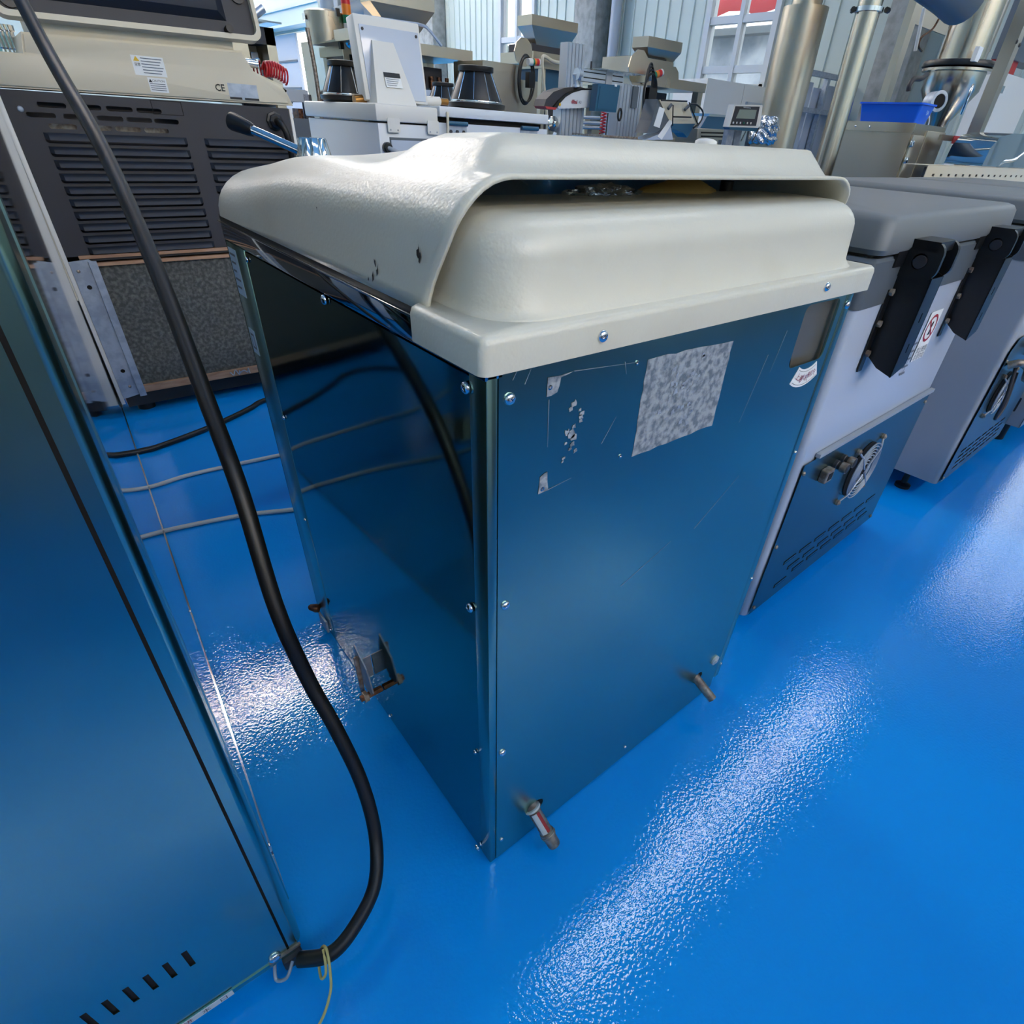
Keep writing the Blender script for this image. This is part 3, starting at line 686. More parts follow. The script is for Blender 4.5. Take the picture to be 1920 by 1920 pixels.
def chest(name, label, org, deg, w, depth, z0, lidz, body, style):
    mx = faceY(org[1], org[0], deg)                       # local u, v(z), w outwards
    B = Matrix.Translation((org[0], org[1], 0)) @ Matrix.Rotation(math.radians(deg), 4, 'Z')     # local x, y(depth), z
    c = B @ V((w / 2, depth / 2, 0))
    t = thing(name, label, 'machine', (c.x, c.y, 0))
    b = bmesh.new(); loft(b, [(z0, 0, w, .002, depth, .018), (lidz[0] - .098, 0, w, .002, depth, .018)], 5); b.transform(B); obj('body', b, body, t, 40)
    b = bmesh.new(); loft(b, [(lidz[0] - .099, -.002, w + .002, -.001, depth, .02), (lidz[0] - .012, -.002, w + .002, -.001, depth, .02), (lidz[0] - .006, .004, w - .004, .005, depth, .02)], 5); b.transform(B); obj('upper_band', b, M['slate'], t, 40)
    b = bmesh.new(); loft(b, [(lidz[0] - .006, .02, w - .02, .02, depth - .02, .02), (lidz[0], .02, w - .02, .02, depth - .02, .02)], 4); b.transform(B); obj('seal', b, M['rubber'], t)
    b = bmesh.new(); l0, l1 = lidz
    loft(b, [(l0, .014, w + .006, -.002, depth + .01, .028), (l0 + .010, .006, w + .010, -.008, depth + .012, .032), (l1 - .014, .010, w + .006, -.004, depth + .01, .032), (l1 - .004, .018, w, .004, depth + .004, .03), (l1, .030, w - .012, .016, depth - .01, .026)], 6)
    b.transform(B); lid = obj('lid', b, M['lidgrey'], t, 40)
    return t, mx, B
def machine_two():
    t, mx, B = chest('chest_machine', 'pale blue chest machine with grey lid, directly right of the cream-lidded machine', (.955, .080), 1.6, .855, .86, .034, (.986, 1.056), M['paleblue'], 0)
    rows = [(.173, [.166 + .0925 * k for k in range(7)]), (.133, [.212 + .093 * k for k in range(6)]), (.103, [.256 + .092 * k for k in range(6)]), (.088, [.160])]
    holes = [rrect(u - .036, u + .036, v - .0075, v + .0075, .004, 2) for v, us in rows for u in us]
    rp = plateo('rear_panel', [(.012, .042), (.845, .042), (.845, .535), (.075, .535), (.075, .530), (.020, .530)], holes, .001, T(0, 0, 0) @ mx @ T(0, 0, .004), M['backpanel'], t)
    boxo('panel_backing', .02, .84, .05, .52, .001, .0025, M['hole'], t, mx=mx)
    for v, us in rows:
        for u in us:
            b = bmesh.new(); plate(b, [(u - .034, v + .005), (u + .034, v + .005), (u + .030, v - .002), (u - .030, v - .002)], [], .0006, mx @ T(0, 0, .0055)); obj('vent_hood', b, M['backpanel'], rp)
    b = bmesh.new(); box(b, .075, .845, .535, .545, .0, .012); b.transform(mx); obj('panel_lip', b, M['silver'], t)
    fan_guard(t, mx @ T(0, 0, .005), .455, .377, .088)
    for u, v in ((.222, .470), (.262, .474)):
        c = obj('hose_fitting', lathe(bmesh.new(), [(.013, 0), (.013, .008), (.011, .010), (.011, .018), (.013, .02), (.013, .034), (.010, .036)], 18, mx @ T(u, v, .004)), M['charcoal'], t, 40)
        obj('cap', lathe(bmesh.new(), [(.0145, 0), (.0145, .016)], 12, mx @ T(u, v, .022)), M['castmetal'], c, 40)
    s = obj('power_inlet', box(bmesh.new(), -.020, .020, -.018, .018, 0, .020, mx @ T(.160, .462, .004), .003), M['castmetal'], t)
    boxo('socket', -.012, .012, -.010, .010, .0195, .021, M['hole'], s, mx=mx @ T(.160, .462, .004))
    screws(t, mx @ T(0, 0, .004), [(.03, .505), (.835, .50), (.83, .055), (.03, .06), (.03, .28)], SCREW_D)
    hinge(t, mx, .150); hinge(t, mx, .665)
    # prohibition sign sticker
    s = plateo('warning_sticker', rrect(.505, .590, .690, .820), [], .0005, T(0, 0, 0) @ mx @ T(0, 0, .0006), M['paper'], t)
    k = mx @ T(0, 0, .0012)
    plateo('sign_ring', circ(.5475, .775, .036, 28), [circ(.5475, .775, .029, 28)], 0, k, M['redink'], s)
    plateo('sign_slash', [(.520, .797), (.524, .801), (.575, .753), (.571, .749)], [], 0, k @ T(0, 0, .0002), M['redink'], s)
    plateo('sign_figure', [(.540, .757), (.556, .757), (.551, .770), (.556, .787), (.550, .794), (.543, .788), (.546, .772)], [], 0, k, M['ink'], s)
    text('禁止触摸\n非请勿动', .019, M['inkgrey'], k @ T(.5475, .708), 'lettering', s)
    b = plateo('print_block', rrect(.475, .478, .66, .75), [], 0, mx @ T(0, 0, .0008), M['inkgrey'], t)
    for i in range(5): plateo('print_line', rrect(.455 - .004 * (i % 2), .492, .662 + .02 * i, .668 + .02 * i), [], 0, mx @ T(0, 0, .0008), M['inkgrey'], b)
machine_two()
def machine_three():
    t, mx, B = chest('chest_machine', 'silver chest machine on feet, second one right of the cream-lidded machine', (2.185, .030), 1.0, .80, .86, .085, (.986, 1.056), M['silver'], 1)
    holes = [rrect(.10 + .085 * k, .165 + .085 * k, v - .005, v + .005, .004, 2) for v in (.13, .155, .18, .205) for k in range(7)]
    plateo('rear_panel', [(.016, .09), (.785, .09), (.785, .655), (.060, .655), (.016, .615)], holes, .001, mx @ T(0, 0, .006), M['backpanel'], t)
    boxo('panel_backing', .03, .77, .1, .6, .001, .0025, M['hole'], t, mx=mx)
    fan_guard(t, mx @ T(0, 0, .007), .20, .43, .080)
    tubeo('looped_hose', [mx @ V(p) for p in ((.06, .56, .01), (.075, .575, .04), (.13, .55, .06), (.2, .50, .06), (.26, .56, .05), (.33, .60, .03), (.34, .55, .01))], .013, M['castmetal'], t)
    tubeo('looped_hose', [mx @ V(p) for p in ((.10, .55, .03), (.09, .45, .05), (.11, .36, .05), (.16, .40, .05), (.17, .52, .03))], .006, M['charcoal'], t)
    hinge(t, mx, .150); hinge(t, mx, .62)
    screws(t, mx @ T(0, 0, .006), [(.03, .11), (.03, .58)], SCREW_D)
    for u, w in ((.06, .12), (.74, .12), (.06, .74), (.74, .74)):
        p = B @ V((u, w, 0)); f = obj('foot', lathe(bmesh.new(), [(.03, 0), (.03, .012), (.012, .02), (.012, .09)], 16, T(p.x, p.y, 0)), M['black'], t, 40)
machine_three()
def machine_four():
    t = thing('floor_cabinet', 'beige-grey floor cabinet on feet at the right edge, beyond the silver machine', 'cabinet', (3.6, .5, 0))
    x0, x1, y0, y1 = 3.12, 4.0, .0, .92
    holes = [rrect(-.062 - .036 * k, -.050 - .036 * k, .165, .235, .005, 2) for k in range(5)]
    plateo('side_panel', rrect(-y1, -y0, .10, 1.0), holes, .0015, faceX(x0), M['silver'], t)
    boxo('body', x0 + .004, x1, y0 + .004, y1, .10, 1.0, M['charcoal'], t)
    boxo('rear_panel', x0, x1, y0, y0 + .003, .10, 1.0, M['silver'], t)
    b = bmesh.new(); loft(b, [(1.0, x0 - .01, x1 + .01, y0 - .01, y1 + .01, .02), (1.05, x0 - .01, x1 + .01, y0 - .01, y1 + .01, .02), (1.056, x0, x1, y0, y1, .02)]); obj('lid', b, M['lidgrey'], t, 40)
    for x, y in ((x0 + .08, .08), (x1 - .08, .08), (x0 + .08, .84), (x1 - .08, .84)): cylo('foot', (x, y, 0), (x, y, .10), .035, M['rubber'], t)
machine_four()

# ================================================================ BEIGE MACHINE with black louvred back
def beige_machine():
    Y = 2.56; x0, x1 = -.187, .782
    t = thing('beige_machine', 'beige machine with black louvred back and raised black-lined lid, rear left', 'machine', (.3, 2.95, 0))
    mx = faceY(Y)
    def uv(px, py): p = onY(Y, px, py); return p.x, p.z
    # louvre openings: two columns
    lou = []
    for col, (pa, pb) in enumerate((((70, 258), (308, 275)), ((336, 262), (536, 272)))):
        a = uv(*pa); b = uv(*pb)
        for k in range(10):
            z = 1.048 - .0405 * k
            ua = -.098 if col == 0 else .415; ub = .352 if col == 0 else .765
            lou.append((ua, ub, z - .030, z))
    holes = [rrect(a, b, c, d, .009, 3) for a, b, c, d in lou]
    for r, (zr, us) in enumerate(((1.128, [-.085, .018, .115, .209]), (1.098, [-.125, -.022, .076, .168, .258]), (1.068, [-.075, .030, .123, .215]))):
        holes += [rrect(u, u + .082, zr - .0075, zr + .0075, .007, 3) for u in us]
    pn = plateo('back_panel', [(x0 + .012, .655), (x1 - .012, .655), (x1 - .012, 1.164), (x0 + .012, 1.164)], holes, .002, mx, M['charcoal'], t)
    for a, b, c, d in lou:
        b3 = bmesh.new(); prof = [(.0, d + .001), (.007, d - .003), (.013, d - .012), (.016, c + .009)]; n = len(prof)
        L0 = [b3.verts.new((a, Y - w, z)) for w, z in prof]; L1 = [b3.verts.new((b, Y - w, z)) for w, z in prof]
        L0[0].co.x = a; 
        for v in (L0[1], L0[2], L0[3]): v.co.x += .012
        for v in (L1[1], L1[2], L1[3]): v.co.x -= .012
        for i in range(n - 1): b3.faces.new((L0[i], L1[i], L1[i + 1], L0[i + 1]))
        cc = b3.verts.new((a, Y, c + .012)); c2 = b3.verts.new((b, Y, c + .012))
        b3.faces.new((L0[0], L0[1], L0[2], L0[3], cc)); b3.faces.new((L1[0], L1[1], L1[2], L1[3], c2))
        obj('louver', b3, M['louver'], pn, 30)
    boxo('inner_box', x0 + .02, x1 - .02, Y + .10, Y + .11, .66, 1.15, M['charcoal'], t)
    boxo('inner_rail', -.12, .30, Y + .04, Y + .06, 1.055, 1.075, M['castmetal'], t)
    plateo('access_plate', rrect(.262, .365, 1.118, 1.162), [rrect(.264, .363, 1.120, 1.160)], .001, mx @ T(0, 0, .001), M['hole'], t)
    # white edge strips and body
    boxo('edge_strip', x0 - .004, x0 + .012, Y - .006, Y + .8, .06, 1.164, M['white'], t, bev=.003)
    boxo('edge_strip', x1 - .010, x1 + .003, Y - .004, Y + .8, .06, 1.164, M['white'], t, bev=.003)
    boxo('body', x0 + .012, x1 - .01, Y + .12, Y + .8, .10, 1.16, M['charcoal'], t)
    screws(t, mx, [(x0 + .052, 1.112), (x1 - .040, 1.085)], screw_mesh(.009, M['galv'], 'screw'))
    # filter with wooden frame and galvanised bracket
    boxo('filter_mat', x0 + .07, x1 - .02, Y + .012, Y + .04, .125, .63, M['fabric'], t)
    for z in (.630, .652): boxo('wood_rail', x0 + .05, x1 - .01, Y - .006, Y + .03, z - .012 if z < .64 else z - .006, z + (.0 if z < .64 else .006), M['wood'], t)
    boxo('wood_rail', x0 + .05, x1 - .01, Y + .006, Y + .03, .636, .648, M['charcoal'], t)
    boxo('wood_rail', x0 + .09, x1 - .01, Y - .006, Y + .03, .098, .128, M['wood'], t)
    br = plateo('bracket', [(x0 + .012, .085), (x0 + .090, .098), (x0 + .090, .635), (x0 + .078, .645), (x0 + .012, .640)], [circ(x0 + .047, .545, .0085), circ(x0 + .047, .205, .0085)], .003, mx @ T(0, 0, .008), M['galv'], t)
    plateo('bracket_lip', rrect(x0 + .074, x0 + .100, .088, .638), [], .012, mx @ T(0, 0, .018), M['galv'], br)
    boxo('hole_backing', x0 + .02, x0 + .07, Y + .0, Y + .002, .15, .62, M['hole'], br)
    screws(t, mx @ T(0, 0, .008), [(x0 + .032, .605), (x0 + .05, .135)], SCREW_D)
    boxo('base', x0 + .02, x1 - .02, Y + .02, Y + .8, .035, .100, M['black'], t)
    for x, y in ((x0 + .09, Y + .08), (x1 - .1, Y + .08), (x0 + .09, Y + .7), (x1 - .1, Y + .7)): cylo('foot', (x, y, 0), (x, y, .045), .035, M['rubber'], t)
    # stuck-on dust tuft
    tubeo('dust_tuft', [(.27 + .008 * k + .006 * math.sin(k * 5.1), Y - .012 - .004 * (k % 3), .118 + .012 * math.sin(k * 2.7)) for k in range(12)], .0028, M['galv'], t, 5, 3)
    # cable gland
    gl = obj('cable_gland', lathe(bmesh.new(), [(.034, 0), (.034, .012), (.026, .014), (.026, .03), (.018, .034)], 8, mx @ T(.705, 1.118, 0)), M['black'], t)
    tubeo('power_lead', [(.705, Y - .02, 1.118), (.707, Y - .06, 1.112), (.722, Y - .075, 1.07), (.735, Y - .05, .95), (.74, Y - .03, .85), (.745, Y - .02, .7)], .013, M['rubber'], gl)
    # beige cover: low side shoulders and raised centre
    pts = [(px, py) for px, py in ((0, 95), (72, 94), (78, 72), (440, 86), (450, 131), (533, 153), (545, 199))]
    prof = [(-.36, 1.168), (x1 + .010, 1.174), (x1 - .010, 1.222), (x1 - .020, 1.240), (.655, 1.276), (.625, 1.335), (-.055, 1.318), (-.070, 1.262), (-.36, 1.262)]
    b = bmesh.new(); plate(b, prof, [], .62, mx @ T(0, 0, .012)); bmesh.ops.bevel(b, geom=[e for e in b.edges if abs(e.verts[0].co.y - e.verts[1].co.y) < 1e-4], offset=.006, segments=2, affect='EDGES')
    cv = obj('cover', b, M['beige'], t, 40)
    boxo('side_shoulder', -.36, x0 - .004, Y - .005, Y + .6, .5, 1.168, M['beige'], t)
    # stickers
    k = mx @ T(0, 0, .0128)
    s = plateo('caution_sticker', [(.238, 1.232), (.340, 1.232), (.340, 1.288), (.238, 1.288)], [], .0006, k, M['paper'], cv)
    plateo('warning_triangle', [(.243, 1.272), (.263, 1.272), (.253, 1.286)], [], 0, k @ T(0, 0, .001), M['yellowink'], s)
    for i in range(6): plateo('print_line', rrect(.266, .334 - .005 * (i % 3), 1.280 - .0082 * i, 1.2825 - .0082 * i), [], 0, k @ T(0, 0, .001), M['inkgrey'], s)
    text('注意', .010, M['ink'], k @ T(.253, 1.262, .001), 'lettering', s)
    s = plateo('caution_sticker', [(.272, 1.186), (.332, 1.186), (.332, 1.228), (.272, 1.228)], [], .0006, k, M['paper'], cv)
    plateo('warning_triangle', [(.274, 1.214), (.286, 1.214), (.280, 1.224)], [], 0, k @ T(0, 0, .001), M['ink'], s)
    text('CAUTION', .009, M['ink'], k @ T(.306, 1.219, .001), 'lettering', s)
    for i in range(4): plateo('print_line', rrect(.276, .326, 1.209 - .006 * i, 1.211 - .006 * i), [], 0, k @ T(0, 0, .001), M['inkgrey'], s)
    text('CE', .030, M['ink'], k @ T(.515, 1.214, .001), 'lettering', cv, bold=.0004)
    s = plateo('rating_plate', rrect(.545, .655, 1.182, 1.232), [], .0006, k, M['galv'], cv)
    plateo('print_bar', rrect(.545, .590, 1.182, 1.189), [], 0, k @ T(0, 0, .001), M['ink'], s)
    plateo('print_bar', rrect(.600, .655, 1.182, 1.189), [], 0, k @ T(0, 0, .001), M['ink'], s)
    # raised lid with black ribbed lining
    lx0, lx1, lz0, lz1 = -.105, .702, 1.352, 2.02
    tilt = Matrix.Translation((0, Y - .04, lz0)) @ Matrix.Rotation(math.radians(-9), 4, 'X') @ Matrix.Rotation(math.radians(-1.2), 4, 'Y') @ Matrix.Translation((0, -(Y - .04), -lz0))
    b = bmesh.new(); b2 = plate(b, rrect(lx0, lx1, lz0, lz1, .03), [rrect(lx0 + .014, lx1 - .014, lz0 + .016, lz1 - .02, .025)], .05, mx @ T(0, 0, .05)); b.transform(tilt)
    ld = obj('lid_frame', b, M['beige'], t)
    b = bmesh.new(); plate(b, rrect(lx0 + .014, lx1 - .014, lz0 + .016, lz1 - .02, .025), [], .02, mx @ T(0, 0, .026)); b.transform(tilt); obj('lid_lining', b, M['charcoal'], ld)
    for k2 in range(4):
        z = lz0 + .055 + .145 * k2
        b = bmesh.new()
        pr = [(.026, z), (.052, z + .022), (.058, z + .05), (.052, z + .085), (.026, z + .105)]
        A = [b.verts.new((lx0 + .09, Y - w, zz)) for w, zz in pr]; Bv = [b.verts.new((lx1 - .11, Y - w, zz)) for w, zz in pr]
        for v in A[1:-1]: v.co.x += .03
        for v in Bv[1:-1]: v.co.x -= .03
        for i in range(4): b.faces.new((A[i], Bv[i], Bv[i + 1], A[i + 1]))
        b.faces.new(A); b.faces.new(Bv); b.transform(tilt); obj('lining_rib', b, M['louver'], ld, 30)
    for u, v in ((lx1 - .050, lz0 + .135), (lx0 + .05, lz0 + .05)):
        obj('lid_bolt', lathe(bmesh.new(), [(.026, .026), (.026, .034), (.009, .035), (.007, .046), (.0005, .048)], 16, tilt @ mx @ T(u, v, 0)), M['black'], ld, 40)
    place('screw', screw_mesh(.009, M['chrome'], 'screw'), tilt @ mx @ T(lx1 - .050, lz0 + .135, .045), ld)
    obj('rubber_stop', lathe(bmesh.new(), [(.013, .026), (.013, .06)], 12, tilt @ mx @ T(lx1 - .115, lz0 + .028, 0)), M['rubber'], ld, 40)
    boxo('lid_neck', -.03, .60, Y + .0, Y + .2, 1.30, 1.40, M['beige'], t)
beige_machine()

# ================================================================ BACKGROUND MACHINERY
def fbox(name, p0, p1, y, depth, m, parent=None, bev=0, z0=None, label=None):
    """axis-aligned box whose front face (at distance y) spans the two image corners p0 (top left) and p1 (bottom right)"""
    my_ = (p0[1] + p1[1]) / 2; mx_ = (p0[0] + p1[0]) / 2
    x0 = onY(y, p0[0], my_).x; x1 = onY(y, p1[0], my_).x; z1 = onY(y, mx_, p0[1]).z; zb = onY(y, mx_, p1[1]).z if z0 is None else z0
    return boxo(name, x0, x1, y, y + depth, zb, z1, m, parent, bev, None, label)
def white_machine():
    Y = 2.4; x0 = 1.095; x1 = 2.045
    t = thing('winding_machine', 'white bench machine with black cones on top, behind the cream-lidded machine', 'machine', (1.57, 2.9, 0))
    boxo('lower_body', x0, 1.40, Y, 3.2, .05, 1.135, M['white2'], t, bev=.004)
    plateo('lower_front', [(1.40, .05), (x1 + .02, .05), (x1 + .02, 1.150), (1.40, 1.150)], [], .02, faceY(Y), M['white2'], t)
    boxo('lower_side', x1 + .01, x1 + .02, Y + .02, 3.2, .05, 1.15, M['white2'], t)
    boxo('base', x0 + .02, x1, Y + .05, 3.15, 0, .05, M['black'], t)
    b = bmesh.new(); box(b, x0 - .01, 1.395, Y - .012, 3.21, 1.141, 1.204, None, .008); obj('hinged_top', b, M['white'], t, 40)
    boxo('top_tray', 1.405, x1 + .02, Y - .01, 3.2, 1.172, 1.212, M['white2'], t, bev=.004)
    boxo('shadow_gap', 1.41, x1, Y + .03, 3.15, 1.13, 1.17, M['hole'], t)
    boxo('recess', x0 + .05, 1.36, Y - .003, Y, .86, 1.085, M['slate'], t)
    boxo('recess_plate', x0 + .055, 1.34, Y - .006, Y - .003, .88, 1.075, M['paleblue'], t)
    g = obj('cable_gland', lathe(bmesh.new(), [(.022, 0), (.022, .015), (.016, .02)], 16, faceY(Y - .006) @ T(1.125, 1.045)), M['black'], t, 40)
    tubeo('lead', [(1.125, Y - .02, 1.045), (1.16, Y - .05, 1.03), (1.26, Y - .03, 1.0), (1.30, Y - .02, .98)], .009, M['silver'], g)
    for u in (1.165, 1.365):
        h = plateo('hinge', rrect(u - .03, u + .03, 1.103, 1.155, .006, 3), [], .004, faceY(Y) @ T(0, 0, .016), M['white'], t)
        for a, b_ in ((-.018, 1.112), (.018, 1.112)): obj('hinge_screw', lathe(bmesh.new(), [(.0035, 0), (.0035, .002)], 8, faceY(Y - .016) @ T(u + a, b_)), M['silver'], h)
    for u in (1.50, 1.94):
        h = plateo('steel_hinge', rrect(u - .055, u + .055, 1.092, 1.155, .004, 3), [], .005, faceY(Y) @ T(0, 0, .006), M['galv'], t)
        cylo('hinge_barrel', (u - .055, Y - .012, 1.150), (u + .055, Y - .012, 1.150), .009, M['teal'], h, seg=12)
        for a in (-.036, 0, .036): obj('hinge_bolt', lathe(bmesh.new(), [(.008, 0), (.008, .005)], 6, faceY(Y - .006) @ T(u + a, 1.118)), M['charcoal'], h)
    tubeo('thin_conduit', [(1.445, Y - .014, 1.19), (1.435, Y - .03, 1.15), (1.43, Y - .03, 1.06), (1.425, Y - .02, .98), (1.40, Y - .01, .96)], .006, M['beige'], t)
    # tilted display seen from behind with its wedge stand
    tl = Matrix.Translation(((onY(2.6, 668, 120).x + onY(2.6, 790, 120).x) / 2 + .02, 2.60, onY(2.6, 730, 193).z - .045)) @ Matrix.Rotation(math.radians(-9), 4, 'X')
    b = bmesh.new(); box(b, -.165, .155, -.03, .045, .045, .345, None, .006); b.transform(tl); mon = obj('display_housing', b, M['white'], t, 40, 'white display housing seen from behind')
    b = bmesh.new(); box(b, -.145, .143, -.034, -.030, .055, .310, None, .001); b.transform(tl); obj('display_back', b, M['paleblue'], mon)
    for u, v in ((-.132, .295), (.130, .295), (-.132, .07)): obj('display_screw', lathe(bmesh.new(), [(.006, 0), (.006, .003)], 8, tl @ T(u, -.034, v) @ Matrix.Rotation(PI / 2, 4, 'X')), M['charcoal'], mon)
    b = bmesh.new()
    pr = [(-.11, 0), (-.05, .225), (.06, .225), (.10, 0)]
    sx = onY(2.5, 742, 195).x
    A = [b.verts.new((sx + u * .95, 2.50 + .10 * (v / .225), 1.204 + v)) for u, v in ((-.095, 0), (-.04, .225), (.068, .225), (.115, 0))]
    B_ = [b.verts.new((sx + u * .95, 2.64 + .0 * v, 1.204 + v)) for u, v in ((-.095, 0), (-.04, .225), (.068, .225), (.115, 0))]
    b.faces.new(A); b.faces.new(B_[::-1])
    for i in range(4): b.faces.new((A[i], A[(i + 1) % 4], B_[(i + 1) % 4], B_[i]))
    bmesh.ops.recalc_face_normals(b, faces=b.faces[:]); st = obj('display_stand', b, M['white'], t)
    sm = Matrix.Translation((sx + .005, 2.529, 1.275)) @ Matrix.Rotation(math.radians(-24), 4, 'X') @ Matrix.Rotation(PI / 2, 4, 'X')
    plateo('rating_plate', rrect(-.030, .050, .030, .048), [], .001, sm @ T(0, 0, .003), M['ink'], st)
    pl_ = plateo('rating_plate', rrect(-.030, .050, -.010, .028), [], .001, sm @ T(0, 0, .003), M['paper'], st)
    for i in range(4): plateo('print_line', rrect(-.025, .04 - .006 * i, .021 - .008 * i, .023 - .008 * i), [], 0, sm @ T(0, 0, .0045), M['inkgrey'], pl_)
    # black cones with steel bands
    def cone(name, lab, x, y, z, k):
        c = thing(name, lab, 'cone', (x, y, z), 'black cones on the winding machine')
        obj('cone_body', lathe(bmesh.new(), [(.150 * k, .03 * k), (.148 * k, .045 * k), (.100 * k, .150 * k), (.088 * k, .175 * k)], 32, T(x, y, z)), M['black'], c, 40)
        obj('foot_ring', lathe(bmesh.new(), [(.135 * k, 0), (.165 * k, .010 * k), (.168 * k, .030 * k), (.150 * k, .034 * k)], 32, T(x, y, z)), M['black'], c, 40)
        obj('top_ring', lathe(bmesh.new(), [(.098 * k, .172 * k), (.100 * k, .176 * k), (.100 * k, .196 * k), (.092 * k, .198 * k)], 32, T(x, y, z)), M['black'], c, 40)
        obj('steel_band', lathe(bmesh.new(), [(.1495 * k, .034 * k), (.1500 * k, .038 * k), (.1490 * k, .042 * k)], 32, T(x, y, z), False), M['chrome'], c, True)
        for j in range(10):
            a = 2 * PI * j / 10 + .25; p = (x + .149 * k * math.cos(a), y + .149 * k * math.sin(a), z + .045 * k); q = (x + .090 * k * math.cos(a), y + .090 * k * math.sin(a), z + .172 * k)
            cylo('rib', p, q, .0022, M['chrome'], c, seg=6)
    cone('black_cone', 'black ribbed cone standing right of the white display stand', onY(2.66, 893, 195).x, 2.66, 1.213, .90)
    cone('black_cone', 'black ribbed cone half hidden left of the white display', onY(2.9, 655, 190).x, 2.90, 1.206, .80)
    cone('black_cone', 'small black ribbed cone between the display stand and the nearer cone', onY(3.05, 832, 190).x, 3.05, 1.213, .60)
    for lab, p, q in (('bronze sleeved spindle below the white display', onY(2.62, 664, 188), onY(2.62, 684, 187)), ('bronze tipped white spindle right of the display stand', onY(2.62, 785, 188), onY(2.62, 824, 190))):
        s = thing('spindle', lab, 'spindle', tuple(p), 'bronze spindles')
        cylo('sleeve', p, q, (.020 if 'sleeved' in lab else .018), M['brass'] if 'sleeved' in lab else M['white'], s, seg=20)
        cylo('tip', q, V(q) + V((.045, 0, 0)), .014, M['brass'], s, seg=16)
white_machine()

def lever_valve():
    t = thing('lever_valve', 'fluted chrome valve head with a chrome lever and black grip', 'valve', (.48, 1.50, 0))
    x, y = .447, 1.50
    b = bmesh.new(); prof = [(.056, .985), (.054, 1.01), (.046, 1.05), (.036, 1.094), (.034, 1.0965), (.001, 1.0965)]
    rings = []; n = 48
    for r, z in prof: rings.append([b.verts.new((x + (r * (1 + .05 * math.cos(16 * 2 * PI * i / n))) * math.cos(2 * PI * i / n), y + (r * (1 + .05 * math.cos(16 * 2 * PI * i / n))) * math.sin(2 * PI * i / n), z)) for i in range(n)])
    for a, c in zip(rings, rings[1:]):
        for i in range(n): b.faces.new((a[i], a[(i + 1) % n], c[(i + 1) % n], c[i]))
    obj('fluted_head', b, M['chrome'], t, 50)
    cylo('column', (x, y, .02), (x, y, .99), .045, M['steel_pol'], t); cylo('base_plate', (x, y, 0), (x, y, .02), .14, M['steel_pol'], t)
    p = V((x - .03, y + .02, 1.062)); q = V((.315, 1.66, 1.112)); d = (q - p).normalized()
    cylo('lever', p, q, .0125, M['chrome'], t, seg=20)
    obj('grip', lathe(bmesh.new(), [(.015, 0), (.018, .01), (.023, .06), (.022, .068), (.012, .073), (.001, .074)], 20, axis_m(q - d * .03, q + d)), M['black'], t, 40)
lever_valve()

def hopper(parent, p0, p1, pleft, pmid, pbot, y, inset=.32, mm=None):
    """sheet-metal hopper: rim band then sloping faces; image corners give the front face size"""
    mm = mm or M['steel_bg']
    x0 = onY(y, p0[0], p0[1]).x; x1 = onY(y, p1[0], p1[1]).x; z1 = onY(y, p0[0], p0[1]).z; zm = onY(y, p0[0], pmid).z; zb = onY(y, (p0[0] + p1[0]) / 2, pbot).z
    depth = min(1.0, max(.15, onX(x0, pleft, p0[1]).y - y))
    b = bmesh.new(); w = x1 - x0
    L_ = [(z1, x0, x1, y, y + depth), (zm, x0, x1, y, y + depth), (zb, x0 + w * inset, x1 - w * inset * .75, y + depth * .3, y + depth * .7)]
    rr = [[b.verts.new(v) for v in ((a, c, z), (a2, c, z), (a2, c2, z), (a, c2, z))] for z, a, a2, c, c2 in L_]
    for r0, r1 in zip(rr, rr[1:]):
        for i in range(4): b.faces.new((r0[i], r0[(i + 1) % 4], r1[(i + 1) % 4], r1[i]))
    b.faces.new(rr[-1]); bmesh.ops.recalc_face_normals(b, faces=b.faces[:])
    o = obj('hopper', b, mm, parent); so = o.modifiers.new('Solidify', 'SOLIDIFY'); so.thickness = .006; so.offset = 0
    return o, (x0, x1, zb, zm, z1)
def frame(parent, x0, x1, y0, y1, ztop, t=.05, m=None, shelf=True):
    m = m or M['steel_bg']
    for x in (x0, x1 - t):
        for y in (y0, y1 - t): boxo('leg', x, x + t, y, y + t, 0, ztop - t, m, parent)
    boxo('table_top', x0 - .02, x1 + .02, y0 - .02, y1 + .02, ztop - t, ztop, m, parent)
    if shelf: boxo('shelf', x0, x1, y0, y1, .4, .43, m, parent)

